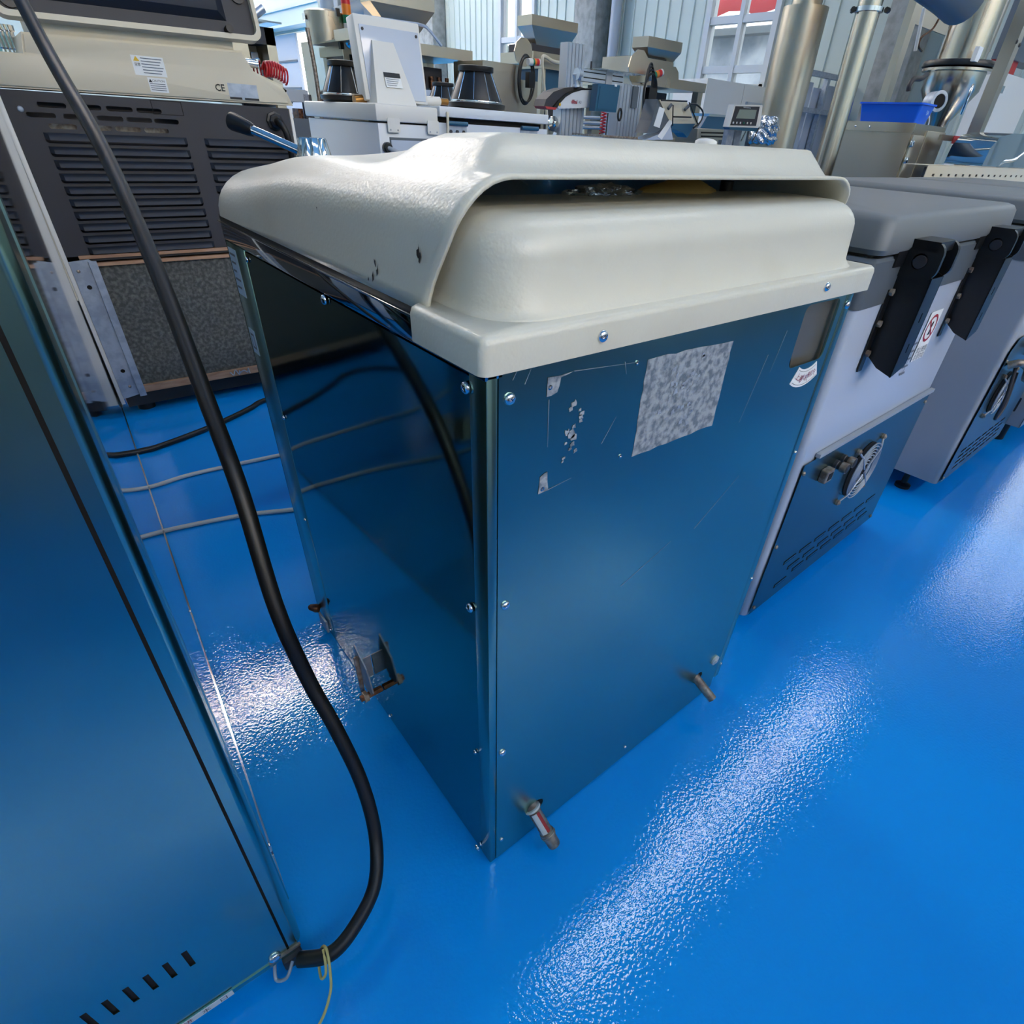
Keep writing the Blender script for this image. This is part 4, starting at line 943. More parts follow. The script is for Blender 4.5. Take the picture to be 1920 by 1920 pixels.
def signal_tower_machine():
    t = thing('filling_cabinet', 'polished steel cabinet with a round tank and a red, orange and green signal tower', 'machine', (2.3, 6.0, 0))
    Y = 5.4
    def X_(px, py=130): return onY(Y, px, py).x
    xm = X_(645, 110)
    boxo('cabinet', xm, X_(700, 110), Y, Y + .9, .05, onY(Y, 660, 72).z, M['steel_bg'], t)
    # slanted side sheet seen polished
    b = bmesh.new(); a0 = onY(Y, 583, 85); a1 = onY(Y, 638, 70); c0 = onY(Y, 600, 200); c1 = onY(Y, 655, 200)
    plate(b, [(X_(583, 85), a0.z), (X_(583, 85), .05), (xm - .01, .05), (xm - .01, a1.z)], [], .02, faceY(Y - .01)); obj('polished_side', b, M['mirror'], t)
    for z in (1.35, 1.6, 1.8): boxo('latch', xm - .03, xm, Y - .03, Y - .01, z, z + .05, M['black'], t)
    boxo('dark_window', X_(657, 120), X_(672, 120), Y - .012, Y, onY(Y, 663, 133).z, onY(Y, 663, 103).z, M['hole'], t)
    obj('gauge', lathe(bmesh.new(), [(.05, 0), (.05, .03), (.03, .05), (.01, .06)], 16, faceY(Y) @ T(onY(Y, 655, 78).x, onY(Y, 655, 78).z)), M['steel_pol'], t, 40)
    boxo('switch_box', X_(661, 80), X_(671, 80), Y - .05, Y, onY(Y, 666, 92).z, onY(Y, 666, 71).z, M['white'], t)
    bx = onY(Y + .2, 655, 68); z = bx.z
    for nm, c, h in (('tower_stem', 'white', .13), ('green_lamp', 'green', .085), ('orange_lamp', 'orange', .11), ('red_lamp', 'red', .10), ('tower_cap', 'white', .02)):
        cylo(nm, (bx.x, bx.y, z), (bx.x, bx.y, z + h * .62), .038, M[c], t, seg=16); z += h * .62
    cx = onY(Y + .35, 613, 60); r = .165
    obj('tank', lathe(bmesh.new(), [(r, .3), (r, onY(Y + .35, 613, 25).z), (r * .8, onY(Y + .35, 613, 21).z), (r * .3, onY(Y + .35, 613, 18).z), (.001, onY(Y + .35, 613, 18).z)], 28, T(cx.x, cx.y, 0)), M['steel_bg'], t, 40)
    for dx in (-r, r): boxo('tank_lug', cx.x + dx - .02, cx.x + dx + .02, cx.y - .03, cx.y + .03, onY(Y + .35, 613, 32).z - .04, onY(Y + .35, 613, 32).z, M['chrome'], t)
    tubeo('side_bracket', [(X_(583, 120), Y - .03, 1.7), (X_(590, 150), Y - .04, 1.4), (X_(594, 190), Y - .04, .9)], .018, M['castmetal'], t, 8)
signal_tower_machine()

def blue_gantry():
    t = thing('hanging_duct', 'pale blue duct with round posts rising behind the signal tower', 'duct', (3.2, 7.5, 0))
    Y = 7.4
    for px in (617, 648): p = onY(Y, px, 40); cylo('post', (p.x, Y, 0), (p.x, Y, 5.2), .07, M['winframe'], t, seg=16)
    a = onY(Y, 655, 30); b_ = onY(Y, 678, 30); z0 = onY(Y, 668, 62).z
    boxo('duct_box', a.x, b_.x + .12, Y, Y + .6, z0, 5.2, M['winframe'], t)
    p = onY(Y - .1, 628, 28); q = onY(Y - .1, 676, 14); cylo('cross_pipe', p, q, .06, M['winframe'], t, seg=14)
    boxo('floor_stand', a.x, b_.x, Y, Y + .6, 0, z0, M['wall'], t)
blue_gantry()

def hopper_lines():
    # big hopper over a frame (top, left of centre)
    t = thing('feeder_stand', 'steel table frame under the large hopper at the top edge', 'frame', (3.3, 5.2, 0))
    Y = 4.7
    a = onY(Y, 700, 95); b_ = onY(Y, 882, 110)
    frame(t, onY(Y, 740, 100).x, onY(Y, 880, 110).x, Y, Y + .65, onY(Y, 830, 88).z, .07)
    f0, f1 = onY(Y, 740, 100).x, onY(Y, 880, 110).x; zt = onY(Y, 830, 88).z
    boxo('drive_bank', f0 + .08, f1 - .15, Y + .2, Y + .55, 1.38, 1.52, M['charcoal'], t)
    for k in range(7): cylo('pneumatic_head', (f0 + .12 + k * .075, Y + .18, 1.34), (f0 + .12 + k * .075, Y + .18, 1.46), .018, M['copper'], t, seg=8)
    boxo('guard_cover', f0 + .0, f1 - .12, Y - .02, Y + .02, .8, 1.36, M['paleblue'], t)
    t = thing('feed_hopper', 'largest steel hopper, cut by the top edge left of centre', 'hopper', (3.0, 5.3, zt))
    hopper(t, (690, -40), (812, -28), 672, 0, 58, Y + .05)
    zz = onY(Y, 740, 58).z
    boxo('hopper_base', onY(Y, 700, 70).x, onY(Y, 800, 70).x, Y + .15, Y + .7, zt, zz + .02, M['steel_bg'], t)
    tubeo('tie_wire', [onY(Y - .05, px, py) for px, py in ((682, 30), (700, 33), (745, 40), (790, 47), (806, 58), (828, 86))], .010, M['paleblue'], t, 6)
    tubeo('tie_wire', [onY(Y - .05, px, py) for px, py in ((684, 42), (690, 34), (702, 34), (716, 46), (700, 38), (695, 44))], .008, M['white'], t, 6)
    # second hopper on steel cabinet with cable coil
    Y = 4.3
    t = thing('feeder_cabinet', 'plain steel cabinet with a coiled black cable and a small yellow warning label', 'cabinet', (4.0, 4.8, 0))
    x0, x1 = onY(Y, 905, 160).x, onY(Y, 973, 160).x; zt = onY(Y, 945, 118).z
    boxo('cabinet_body', x0, x1, Y, Y + .42, .04, zt, M['steel_bg'], t); boxo('cabinet_side', x1, onY(Y, 1015, 160).x, Y + .05, Y + .42, .04, onY(Y, 990, 150).z, M['steel_bg'], t)
    fp = onY(Y, 901, 136)
    s = plateo('warning_label', rrect(x0 + .0, x0 + .035, fp.z - .05, fp.z + .045), [], .001, faceY(Y) @ T(0, 0, .004), M['paper'], t)
    plateo('warning_triangle', [(x0 + .004, fp.z - .01), (x0 + .031, fp.z - .01), (x0 + .0175, fp.z + .03)], [], 0, faceY(Y) @ T(0, 0, .006), M['yellowink'], s)
    c = onY(Y - .03, 985, 150)
    for k, (rx, rz) in enumerate(((.075, .16), (.062, .15), (.082, .145))):
        tubeo('cable_coil', [(c.x + rx * math.cos(a), c.y - .01 * k, c.z + rz * math.sin(a)) for a in [2 * PI * i / 20 for i in range(20)] + [0]], .007, M['rubber'], t, 8, 2)
    boxo('plug_block', c.x - .0, c.x + .055, c.y - .05, c.y, c.z - .05, c.z + .05, M['black'], t)
    p = onY(Y - .06, 990, 116); q = onY(Y - .06, 1011, 117); d = q - p
    for nm, m_, a, b_ in (('tower_stem', 'white', 0, .35), ('green_lamp', 'green', .35, .5), ('orange_lamp', 'orange', .5, .66), ('red_lamp', 'red', .66, .9), ('tower_cap', 'white', .9, 1.0)): cylo(nm, p + d * a, p + d * b_, .024, M[m_], t, seg=14)
    t = thing('feed_hopper', 'middle steel hopper above the cabinet with the coiled cable', 'hopper', (4.4, 4.7, 1.9))
    Y2 = 4.75
    o, (hx0, hx1, zb, zm, z1) = hopper(t, (998, 26), (1084, 38), 971, 46, 94, Y2, .22)
    plateo('end_plate', circ(onY(Y2 - .1, 982, 98).x, onY(Y2 - .1, 982, 98).z, .10, 10), [], .01, faceY(Y2 - .1), M['steel_bg'], t)
    boxo('trough', onY(Y2, 1000, 105).x, onY(Y2, 1066, 105).x, Y2, Y2 + .5, onY(Y2, 1030, 122).z, onY(Y2, 1030, 100).z, M['steel_bg'], t)
    boxo('trough_gap', onY(Y2, 1004, 95).x, onY(Y2, 1060, 95).x, Y2 + .05, Y2 + .4, onY(Y2, 1030, 102).z, zb + .03, M['charcoal'], t)
    t = thing('feeder_stand', 'white-topped steel frame below the middle hopper', 'frame', (4.9, 4.9, 0))
    fx0, fx1 = onY(Y2, 1016, 120).x, onY(Y2, 1072, 120).x; frame(t, fx0, fx1 + .1, Y2 + .0, Y2 + .6, onY(Y2, 1040, 108).z - .04, .05, M['steel_bg'])
    boxo('vibrator', fx0 + .03, fx1, Y2 + .05, Y2 + .5, 1.45, 1.62, M['teal'], t); boxo('vibrator_base', fx0 + .02, fx1 + .02, Y2 + .1, Y2 + .5, .9, 1.40, M['charcoal'], t)
    tubeo('side_hose', [onY(Y2 - .1, px, py) for px, py in ((1068, 118), (1040, 116), (1022, 106), (1017, 112), (1019, 150), (1023, 190), (1026, 232))], .014, M['beige'], t, 8)
    # third hopper on its table
    Y = 5.2
    t = thing('feeder_table', 'steel table frame under the third hopper, left of the tall windows', 'table', (7.2, 5.6, 0)); ft = t
    X0, X1 = onY(Y, 1205, 150).x, onY(Y, 1322, 150).x; zt = onY(Y, 1275, 150).z
    frame(t, X0, X1, Y, Y + 1.0, zt, .09)
    boxo('motor', X0 + .4, X0 + .8, Y + .3, Y + .7, zt - .35, zt - .12, M['charcoal'], t)
    t = thing('feed_hopper', 'third steel hopper from the left, seen against the ribbed wall', 'hopper', (6.9, 5.5, zt))
    o, (hx0, hx1, zb, zm, z1) = hopper(t, (1217, 67), (1280, 78), 1188, 88, 120, Y + .1, .20)
    # its left return face reads separately in the photograph
    cpt = onY(Y, 1198, 129); r = .17
    plateo('end_plate', circ(cpt.x, cpt.z, r, 10), [], .012, faceY(Y), M['steel_bg'], t)
    plateo('end_plate', circ(onY(Y + .5, 1262, 135).x, cpt.z, r * .8, 10), [], .012, faceY(Y + .5), M['steel_bg'], t)
    boxo('trough', cpt.x, onY(Y, 1272, 140).x, Y + .1, Y + .6, zt - .01, zt + .16, M['steel_bg'], t)
    boxo('trough_gap', cpt.x + .1, onY(Y, 1262, 130).x, Y + .12, Y + .5, zt + .16, zb + .04, M['charcoal'], t)
    p = onY(Y - .15, 1215, 146); q = onY(Y - .15, 1241, 136); d = q - p
    tw = boxo('tower_bracket', p.x - .03, p.x + .02, Y - .16, Y + .02, p.z - .04, p.z + .02, M['steel_bg'], ft)
    for nm, m_, a, b_ in (('tower_stem', 'alu', 0, .35), ('green_lamp', 'green', .35, .52), ('orange_lamp', 'orange', .52, .7), ('red_lamp', 'red', .7, .9), ('tower_cap', 'white', .9, 1.0)): cylo(nm, p + d * a, p + d * b_, .034, M[m_], tw, seg=14)
    c = onY(Y - .2, 1214, 175)
    for k in range(4): tubeo('cable_loop', [(c.x + (.06 + .015 * k) * math.cos(a), c.y - .012 * k, c.z + (.26 - .03 * k) * math.sin(a)) for a in [2 * PI * i / 18 for i in range(19)]], .011, M['rubber'], ft, 7, 2)
    boxo('adapter', c.x - .05, c.x + .07, c.y - .07, c.y - .01, c.z - .12, c.z + .05, M['black'], ft)
hopper_lines()

def alu_post(name, label, px0, px1, ptop, y, slots, zb=0):
    x0 = onY(y, px0, (ptop + 250) / 2).x; x1 = onY(y, px1, (ptop + 250) / 2).x; z1 = onY(y, (px0 + px1) / 2, ptop).z
    t = thing(name, label, 'post', ((x0 + x1) / 2, y + .05, 0))
    boxo('post_core', x0, x1, y + .012, y + .10, zb, z1, M['alu'], t)
    n = slots; w = (x1 - x0) / n
    for k in range(n): boxo('fin', x0 + (k + .18) * w, x0 + (k + .82) * w, y, y + .014, zb, z1, M['alu'], t)
    boxo('base_plate', x0 - .05, x1 + .05, y - .03, y + .15, 0, .03, M['alu'], t)
    return t, x0, x1, z1
def metal_detector():
    alu_post('profile_post', 'tall grooved aluminium post behind the arched weigher head', 1062, 1093, 80, 3.8, 5)
    alu_post('profile_post', 'pale grooved aluminium post under the arched weigher head', 1053, 1095, 200, 3.35, 6)
    t, x0, x1, z1 = alu_post('profile_post', 'grooved aluminium post between the blue display and the black cable bundle', 1160, 1202, 158, 3.9, 7)
    post3 = t
    boxo('slot_window', x0 + (x1 - x0) * .5, x0 + (x1 - x0) * .74, 3.885, 3.90, z1 - .16, z1 - .01, M['slate'], t)
    # arched head on the arm
    Y = 3.3
    t = thing('weigher_head', 'arched white and black weigher head with red edge, centre background', 'machine head', (2.75, 3.4, 1.2))
    out = [(1045, 199), (1050, 192), (1060, 181), (1073, 173), (1090, 168), (1118, 166), (1120, 192), (1111, 201), (1080, 203), (1048, 204)]
    P_ = [onY(Y, *q) for q in out]; b = bmesh.new(); plate(b, [(p.x, p.z) for p in P_], [], .10, faceY(Y)); obj('white_side', b, M['white2'], t)
    def strip(pts, m_, nm, yo, th):
        P2 = [onY(Y, *q) for q in pts]; b = bmesh.new(); plate(b, [(p.x, p.z) for p in P2], [], th, faceY(Y) @ T(0, 0, yo)); obj(nm, b, m_, t)
    strip([(1036, 203), (1047, 188), (1062, 175), (1082, 167), (1120, 165), (1118, 168), (1090, 169), (1073, 174), (1060, 182), (1050, 193), (1044, 202)], M['black'], 'black_band', .004, .10)
    strip([(1022, 199), (1026, 186), (1040, 172), (1060, 165), (1090, 163), (1100, 166), (1082, 167), (1062, 175), (1047, 188), (1036, 202)], M['charcoal'], 'dark_hood', -.01, .12)
    strip([(1021, 199), (1044, 202), (1040, 206), (1024, 204)], M['redpaint'], 'red_lip', .006, .12)
    k = onY(Y, 1076, 191); text('dibal', .030, M['redink'], faceY(Y) @ T(k.x, k.z, .006), 'lettering', t, bold=.001); text('K3', .022, M['ink'], faceY(Y) @ T(k.x + .055, k.z, .006), 'lettering', t)
    k = onY(Y, 1049, 196); obj('yellow_dot', lathe(bmesh.new(), [(.009, 0), (.009, .002)], 12, faceY(Y) @ T(k.x, k.z, .004)), M['yellowink'], t)
    p = onY(Y, 1081, 163); q = onY(Y, 1079, 138); cylo('elbow_post', p, q, .022, M['alu'], t, seg=16); cylo('elbow_collar', p, V(p) + V((0, 0, .012)), .03, M['alu'], t, seg=16)
    # horizontal arm
    a = onY(Y - .02, 1085, 139); b_ = onY(Y - .02, 1164, 150)
    arm = thing('display_gantry', 'horizontal slotted aluminium arm carrying the blue-backed display', 'arm', tuple(a))
    mxx = Matrix.Translation(a) @ Matrix.Rotation(math.atan2(-(b_.z - a.z), b_.x - a.x), 4, 'Y'); L_ = (V(b_) - V(a)).length
    boxo('beam', 0, L_, -.03, .03, -.036, .030, M['alu'], arm, mx=mxx)
    for z in (-.018, .012): boxo('beam_slot', .02, L_ * .55, -.0315, -.03, z, z + .006, M['hole'], arm, mx=mxx); boxo('beam_slot', L_ * .72, L_ - .01, -.0315, -.03, z, z + .006, M['hole'], arm, mx=mxx)
    cylo('elbow', a + V((-.02, .0, 0)), a + V((.012, 0, 0)), .034, M['alu'], arm, seg=18)
    boxo('beam_clamp', L_ * .56, L_ * .70, -.036, .03, -.06, .034, M['silver'], arm, mx=mxx)
    cylo('clamp_screw', onY(Y - .02, 1108, 131), onY(Y - .02, 1109, 115), .007, M['black'], arm, seg=8)
    boxo('acrylic_shelf', L_ * .25, L_ * 1.35, -.10, .12, .036, .040, M['acrylic'], arm, mx=mxx)
    tubeo('arm_cable', [onY(Y - .04, x, y) for x, y in ((1146, 141), (1158, 140), (1165, 147), (1164, 158))], .007, M['rubber'], arm)
    # blue display box
    t = thing('blue_display', 'dark teal display box seen from behind, hanging at the end of the aluminium arm', 'display', tuple(onY(3.2, 1138, 205)))
    P_ = [onY(3.2, *q) for q in ((1122, 157), (1163, 160), (1155, 211), (1115, 208))]
    b = bmesh.new(); plate(b, [(p.x, p.z) for p in P_][::-1], [], .06, faceY(3.2)); obj('housing', b, M['teal'], t)
    P_ = [onY(3.2, *q) for q in ((1125, 162), (1160, 164), (1153, 206), (1119, 204))]
    b = bmesh.new(); plate(b, [(p.x, p.z) for p in P_][::-1], [], .004, faceY(3.2) @ T(0, 0, .004)); obj('back_cover', b, M['teal'], t)
    k = onY(3.2, 1153, 160); plateo('sticker', rrect(k.x - .012, k.x + .012, k.z - .007, k.z + .007), [], 0, faceY(3.19), M['paper'], t)
    p0 = onY(3.25, 1140, 212); tubeo('lead', [p0, (p0.x, p0.y, 1.05), (p0.x + .02, p0.y, .8)], .005, M['rubber'], t, 6)
    # red coiled hose
    c = onY(3.5, 1132, 214)
    tubeo('coiled_lead', [(c.x + .022 * math.cos(k * .9), c.y + .022 * math.sin(k * .9), c.z + .04 - k * .0028) for k in range(60)], .005, M['redcoil'], t, 6, 1, label='red coiled lead')
    c = onY(3.7, 1162, 215)
    tubeo('cable_ring', [(c.x + .020 * math.cos(a), c.y, c.z + .038 * math.sin(a)) for a in [2 * PI * i / 20 for i in range(21)]], .009, M['rubber'], post3, 8, 1)
    # conveyor rails and low console between the posts
    t = thing('roller_rails', 'stack of short aluminium rails between the two grooved posts', 'rail', tuple(onY(3.7, 1115, 230)))
    for k, (py) in enumerate((220, 230, 239)):
        a = onY(3.7, 1092, py); b_ = onY(3.7, 1124 + 3 * k, py + 1); cylo('rail', a, b_, .012, M['alu'], t, seg=10)
    a = onY(3.7, 1112, 250); boxo('rail_stand', a.x - .02, a.x + .12, 3.7, 3.75, 0, a.z + .05, M['steel_bg'], t)
    t = thing('control_box', 'low flat box with white labels just above the cream lid', 'box', tuple(onY(2.9, 1150, 260)))
    p = onY(2.9, 1130, 253); q = onY(2.9, 1190, 262)
    boxo('box_body', p.x, q.x, 2.9, 3.2, .9, p.z - .01, M['alu'], t); boxo('box_top', p.x - .01, q.x + .01, 2.88, 3.2, p.z - .012, p.z, M['castmetal'], t)
    for k in range(2): boxo('label', p.x + .03 + .09 * k, p.x + .10 + .09 * k, 2.897, 2.9, p.z - .035, p.z - .016, M['paper'], t)
    p = onY(2.2, 1012, 262); q = onY(2.2, 1041, 249)
    d = (q - p); g = q - d * (q.z / d.z) if d.z > .01 else p
    g = V((p.x - .35, p.y, 0)); tag(cylo('loose_profile', g, q, .011, M['alu'], None, seg=4), 'bright aluminium bar leaning beside the white machine, its tip showing over the lid', 'bar')
    # round clamp wheel
    k = onY(3.4, 1036, 232); t = thing('hand_wheel', 'small round steel clamp wheel left of the aluminium post', 'wheel', tuple(k))
    obj('wheel_disc', lathe(bmesh.new(), [(.045, 0), (.045, .015), (.02, .02), (.016, .05), (.001, .05)], 20, faceY(3.4) @ T(k.x, k.z)), M['steel_pol'], t, 40); boxo('wheel_bracket', k.x - .02, k.x + .05, 3.42, 3.45, 0, k.z + .02, M['steel_bg'], t)
metal_detector()

def console_and_scale():
    Y = 3.0
    t = thing('control_console', 'folded grey control console with a beige face and two thin black bars', 'console', tuple(onY(Y, 1265, 240)))
    def pg(pts, m_, nm, yo=0, th=.03, par=None):
        P2 = [onY(Y, *q) for q in pts]; b = bmesh.new(); plate(b, [(p.x, p.z) for p in P2], [], th, faceY(Y) @ T(0, 0, yo)); return obj(nm, b, m_, par or t)
    pg([(1233, 186), (1256, 228), (1233, 248), (1213, 250), (1222, 226)], M['slate'], 'side_wing', 0, .12)
    pg([(1210, 262), (1240, 250), (1256, 228), (1262, 262)], M['paleblue'], 'foot', .0, .12)
    pg([(1238, 187), (1290, 191), (1306, 232), (1262, 232), (1256, 226)], M['beige'], 'console_face', -.01, .10)
    pg([(1262, 232), (1306, 232), (1291, 258), (1284, 250), (1262, 240)], M['teal'], 'under_side', -.012, .10)
    pg([(1236, 200), (1246, 204), (1236, 240), (1225, 236)], M['paper'], 'label_panel', .004, .005)
    pg([(1232, 256), (1255, 224), (1261, 229), (1240, 262)], M['paper'], 'label_panel', .004, .005)
    for pts in (((1240, 188), (1288, 190)), ((1262, 219), (1296, 220)), ((1262, 197), (1261, 236)), ((1292, 192), (1308, 232))):
        tubeo('guard_bar', [onY(Y - .04, *q) for q in pts], .005, M['black'], t, 6, 1)
    for pts in (((1253, 204), (1259, 196)), ((1284, 206), (1292, 198))): cylo('knob_slot', onY(Y - .012, *pts[0]), onY(Y - .012, *pts[1]), .011, M['slate'], t, seg=10)
    tubeo('console_cable', [onY(Y - .02, *q) for q in ((1293, 195), (1305, 196), (1316, 206), (1318, 217), (1312, 230), (1300, 240))], .006, M['rubber'], t, 8)
    boxo('console_post', onY(Y, 1240, 262).x, onY(Y, 1275, 262).x, Y + .05, Y + .15, 0, onY(Y, 1260, 258).z, M['steel_bg'], t)
    # low scale platform with dark blue face
    Y2 = 3.4
    t = thing('platform_scale', 'platform with blue plastic face and steel top between console and indicator', 'scale', tuple(onY(Y2, 1335, 240)))
    def pg2(pts, m_, nm, yo=0, th=.03):
        P2 = [onY(Y2, *q) for q in pts]; b = bmesh.new(); plate(b, [(p.x, p.z) for p in P2], [], th, faceY(Y2) @ T(0, 0, yo)); return obj(nm, b, m_, t)
    pg2([(1326, 218), (1362, 220), (1357, 243), (1313, 240)], M['teal'], 'blue_face')
    pg2([(1330, 213), (1362, 216), (1362, 220), (1326, 218)], M['steel_pol'], 'steel_edge', .01, .2)
    pg2([(1308, 241), (1360, 243), (1360, 262), (1306, 264)], M['steel_bg'], 'platform_frame', .0, .3)
    for py in (247, 254): pg2([(1314, py), (1356, py + 1), (1356, py + 4), (1314, py + 3)], M['hole'], 'frame_slot', .004, .002)
    boxo('scale_stand', onY(Y2, 1312, 262).x, onY(Y2, 1356, 262).x, Y2 + .05, Y2 + .3, 0, onY(Y2, 1335, 262).z, M['steel_bg'], t)
    # weighing indicator
    Y3 = 2.6
    t = thing('weighing_indicator', 'white-rimmed weighing indicator with grey screen and a row of round buttons', 'indicator', tuple(onY(Y3, 1398, 246)))
    def pg3(pts, m_, nm, yo=0, th=.03, par=None):
        P2 = [onY(Y3, *q) for q in pts]; b = bmesh.new(); plate(b, [(p.x, p.z) for p in P2], [], th, faceY(Y3) @ T(0, 0, yo)); return obj(nm, b, m_, par or t)
    hs = pg3([(1377, 196), (1430, 197), (1425, 240), (1366, 238)][::-1], M['white'], 'indicator_housing', 0, .05)
    pg3([(1366, 238), (1425, 240), (1421, 247), (1370, 243)], M['teal'], 'housing_underside', -.002, .05)
    pg3([(1379, 199), (1424, 200), (1417, 236), (1369, 235)][::-1], M['charcoal'], 'front_plate', .003, .004)
    pg3([(1386, 205), (1418, 206), (1414, 223), (1379, 222)][::-1], M['screen'], 'screen', .005, .003)
    for k in range(6): q = onY(Y3, 1374 + 6.6 * k, 230 + .2 * k); obj('button', lathe(bmesh.new(), [(.0068, 0), (.0068, .003), (.004, .0035)], 14, faceY(Y3) @ T(q.x, q.z, .003)), M['green'] if k == 3 else M['white'], t, 40)
    k = onY(Y3, 1400, 202); text('WEIGHING INDICATOR', .0085, M['paper'], faceY(Y3) @ T(k.x, k.z, .0045), 'lettering', t)
    p = onY(Y3 + .06, 1392, 243); boxo('indicator_column', p.x - .03, p.x + .04, Y3 + .04, Y3 + .10, 0, p.z, M['steel_pol'], t)
    p = onY(Y3 + .10, 1372, 250); boxo('column_bracket', p.x - .05, p.x + .03, Y3 + .1, Y3 + .14, 0, p.z + .02, M['galv'], t)
    tubeo('indicator_cable', [onY(Y3 - .01, *q) for q in ((1424, 238), (1417, 252), (1410, 266))], .004, M['rubber'], t, 6)
    # wrapped parcel
    c = onY(2.9, 1447, 243); f = bmesh.new(); bmesh.ops.create_icosphere(f, subdivisions=5, radius=1)
    rn = random.Random(5)
    for v in f.verts:
        d = v.co.copy(); e = 4.0; k = 1 / ((abs(d.x) ** e + abs(d.y) ** e + abs(d.z) ** e) ** (1 / e))
        k *= 1 + .05 * math.sin(d.x * 9 + d.z * 7) + .045 * math.sin(d.y * 13 - d.z * 11) + .03 * math.sin(d.z * 21 + d.x * 17)
        v.co = V((d.x * .10 * k * (1 - .22 * d.z), d.y * .10 * k, d.z * .10 * k))
    f.transform(T(c.x + .01, c.y + .08, c.z - .01)); w = thing('wrapped_parcel', 'parcel wrapped in crinkled silvery plastic at the foot of the large steel pipe', 'parcel', (c.x, c.y + .08, c.z - .11)); obj('wrapping', f, M['foil'], w, True)
    boxo('parcel_stand', c.x - .06, c.x + .08, c.y + .02, c.y + .14, 0, c.z - .10, M['steel_bg'], w)
console_and_scale()

def dep(p): return (V(p) - CAM).dot(FW)
def pipes_and_tank():
    # vertical steel pipe, thick lower sleeve and thin upper part
    Y = 3.6
    p = onY(Y, 1485, 125); r = 39 * dep(p) / FPX
    t = thing('steel_flue', 'thick brushed steel flue pipe, narrower at its top, centre right', 'pipe', (p.x, p.y, 0))
    zs = onY(Y, 1510, 14).z
    obj('sleeve', lathe(bmesh.new(), [(r, 0), (r, zs), (r * .7, zs + .005)], 32, T(p.x, p.y, 0)), M['steel_bg'], t, 40)
    obj('inner_pipe', lathe(bmesh.new(), [(r * .66, zs), (r * .66, 4.5)], 28, T(p.x, p.y, 0)), M['steel_bg'], t, 40)
    Y = 1.75
    p = onY(Y, 1574, 210); r = 19 * dep(p) / FPX
    t = thing('steel_pipe', 'slim polished steel pipe with a clamp ring, right of the thick flue', 'pipe', (p.x, p.y, 0))
    zc = onY(Y, 1627, 18).z
    obj('pipe_run', lathe(bmesh.new(), [(r, 0), (r, 4.0)], 28, T(p.x, p.y, 0)), M['steel_pol2'], t, 40)
    obj('clamp_ring', lathe(bmesh.new(), [(r, -.012), (r + .014, -.010), (r + .014, .010), (r, .012)], 28, T(p.x, p.y, zc)), M['chrome'], t, 40)
    cylo('clamp_bolt', (p.x - r * .5 - .03, p.y + r, zc), (p.x - r * .5, p.y + r + .02, zc), .014, M['black'], t, seg=8); cylo('clamp_bolt', (p.x + r * .5 + .005, p.y - r - .02, zc), (p.x + r * .5 + .03, p.y - r - .02, zc), .014, M['black'], t, seg=8)
    # steel sheet rack behind
    t = thing('panel_rack', 'pale steel rack frame holding upright sheets, behind the slim pipe', 'rack', tuple(onY(5.2, 1540, 250)))
    Y = 5.0
    def X_(px, py): return onY(Y, px, py).x
    xa, xb, xc = X_(1503, 180), X_(1545, 180), X_(1640, 180); zt = onY(Y, 1540, 134).z; z2 = onY(Y, 1540, 205).z
    for x in (xa, xb, xc): boxo('upright', x, x + .07, Y, Y + .07, 0, zt, M['galv'], t)
    for z in (zt, z2, z2 - .7, z2 - 1.0): boxo('cross_rail', xa, xc + .07, Y - .01, Y + .06, z - .06, z, M['galv'], t)
    for k in range(6):
        x = xa + .10 + k * (xc - xa - .1) / 6
        boxo('stored_sheet', x, x + (xc - xa) / 7, Y + .10, Y + .13, .1, zt - .12 - .05 * (k % 2), M['paleblue'], t)
    # cream panels along the wall
    t = thing('cream_cabinet', 'long low cream cabinet row below the tall windows', 'cabinet', tuple(onY(6.0, 1380, 190))[:2] + (0,))
    Y = 6.0
    zt = onY(Y, 1400, 158).z
    xa, xb, xc, xd = X_(1320, 180), onY(Y, 1393, 180).x, onY(Y, 1440, 180).x, 9.4
    xa = onY(Y, 1322, 180).x
    boxo('door_panel', xa, xb - .01, Y, Y + .02, 1.35, zt, M['white'], t); boxo('door_panel', xb, xc + .3, Y, Y + .02, 1.35, zt, M['white'], t)
    boxo('cabinet_body', xa, xc + .3, Y + .02, Y + .6, 1.35, zt - .005, M['white'], t); boxo('cabinet_stand', xa + .02, xc + .28, Y + .05, Y + .58, 0, 1.35, M['slate'], t)
    boxo('cabinet_ledge', xb + .1, xc + .3, Y - .04, Y, 1.62, 1.66, M['alu'], t)
    # big steel extraction column
    Y = 1.9
    c = onY(Y, 1796, 128); cx = c.x; zf = c.z; k_ = dep(c) / FPX; R = 50 * k_
    t = thing('dust_column', 'large steel extraction column with a black flange ring and round sight glass', 'column', (cx, Y, 0))
    sp = M['steel_pol2']
    obj('upper_shell', lathe(bmesh.new(), [(R * .80, zf + .01), (R * .80, 4.4)], 36, T(cx, Y, 0)), sp, t, 40)
    obj('flange_ring', lathe(bmesh.new(), [(R, -.03), (R * 1.18, -.026), (R * 1.18, -.010), (R, -.004)], 36, T(cx, Y, zf)), sp, t, 40)
    obj('clamp_band', lathe(bmesh.new(), [(R, -.001), (R * 1.22, .0), (R * 1.24, .020), (R * 1.2, .036), (R * .8, .036)], 36, T(cx, Y, zf)), M['black'], t, 40)
    zl = onY(Y, 1768, 230).z; zo = onY(Y, 1755, 262).z
    obj('lower_shell', lathe(bmesh.new(), [(R * .36, zo), (R * .40, zl), (R * .98, zf - (zf - zl) * .42), (R, zf - .03)], 36, T(cx, Y, 0)), sp, t, 40)
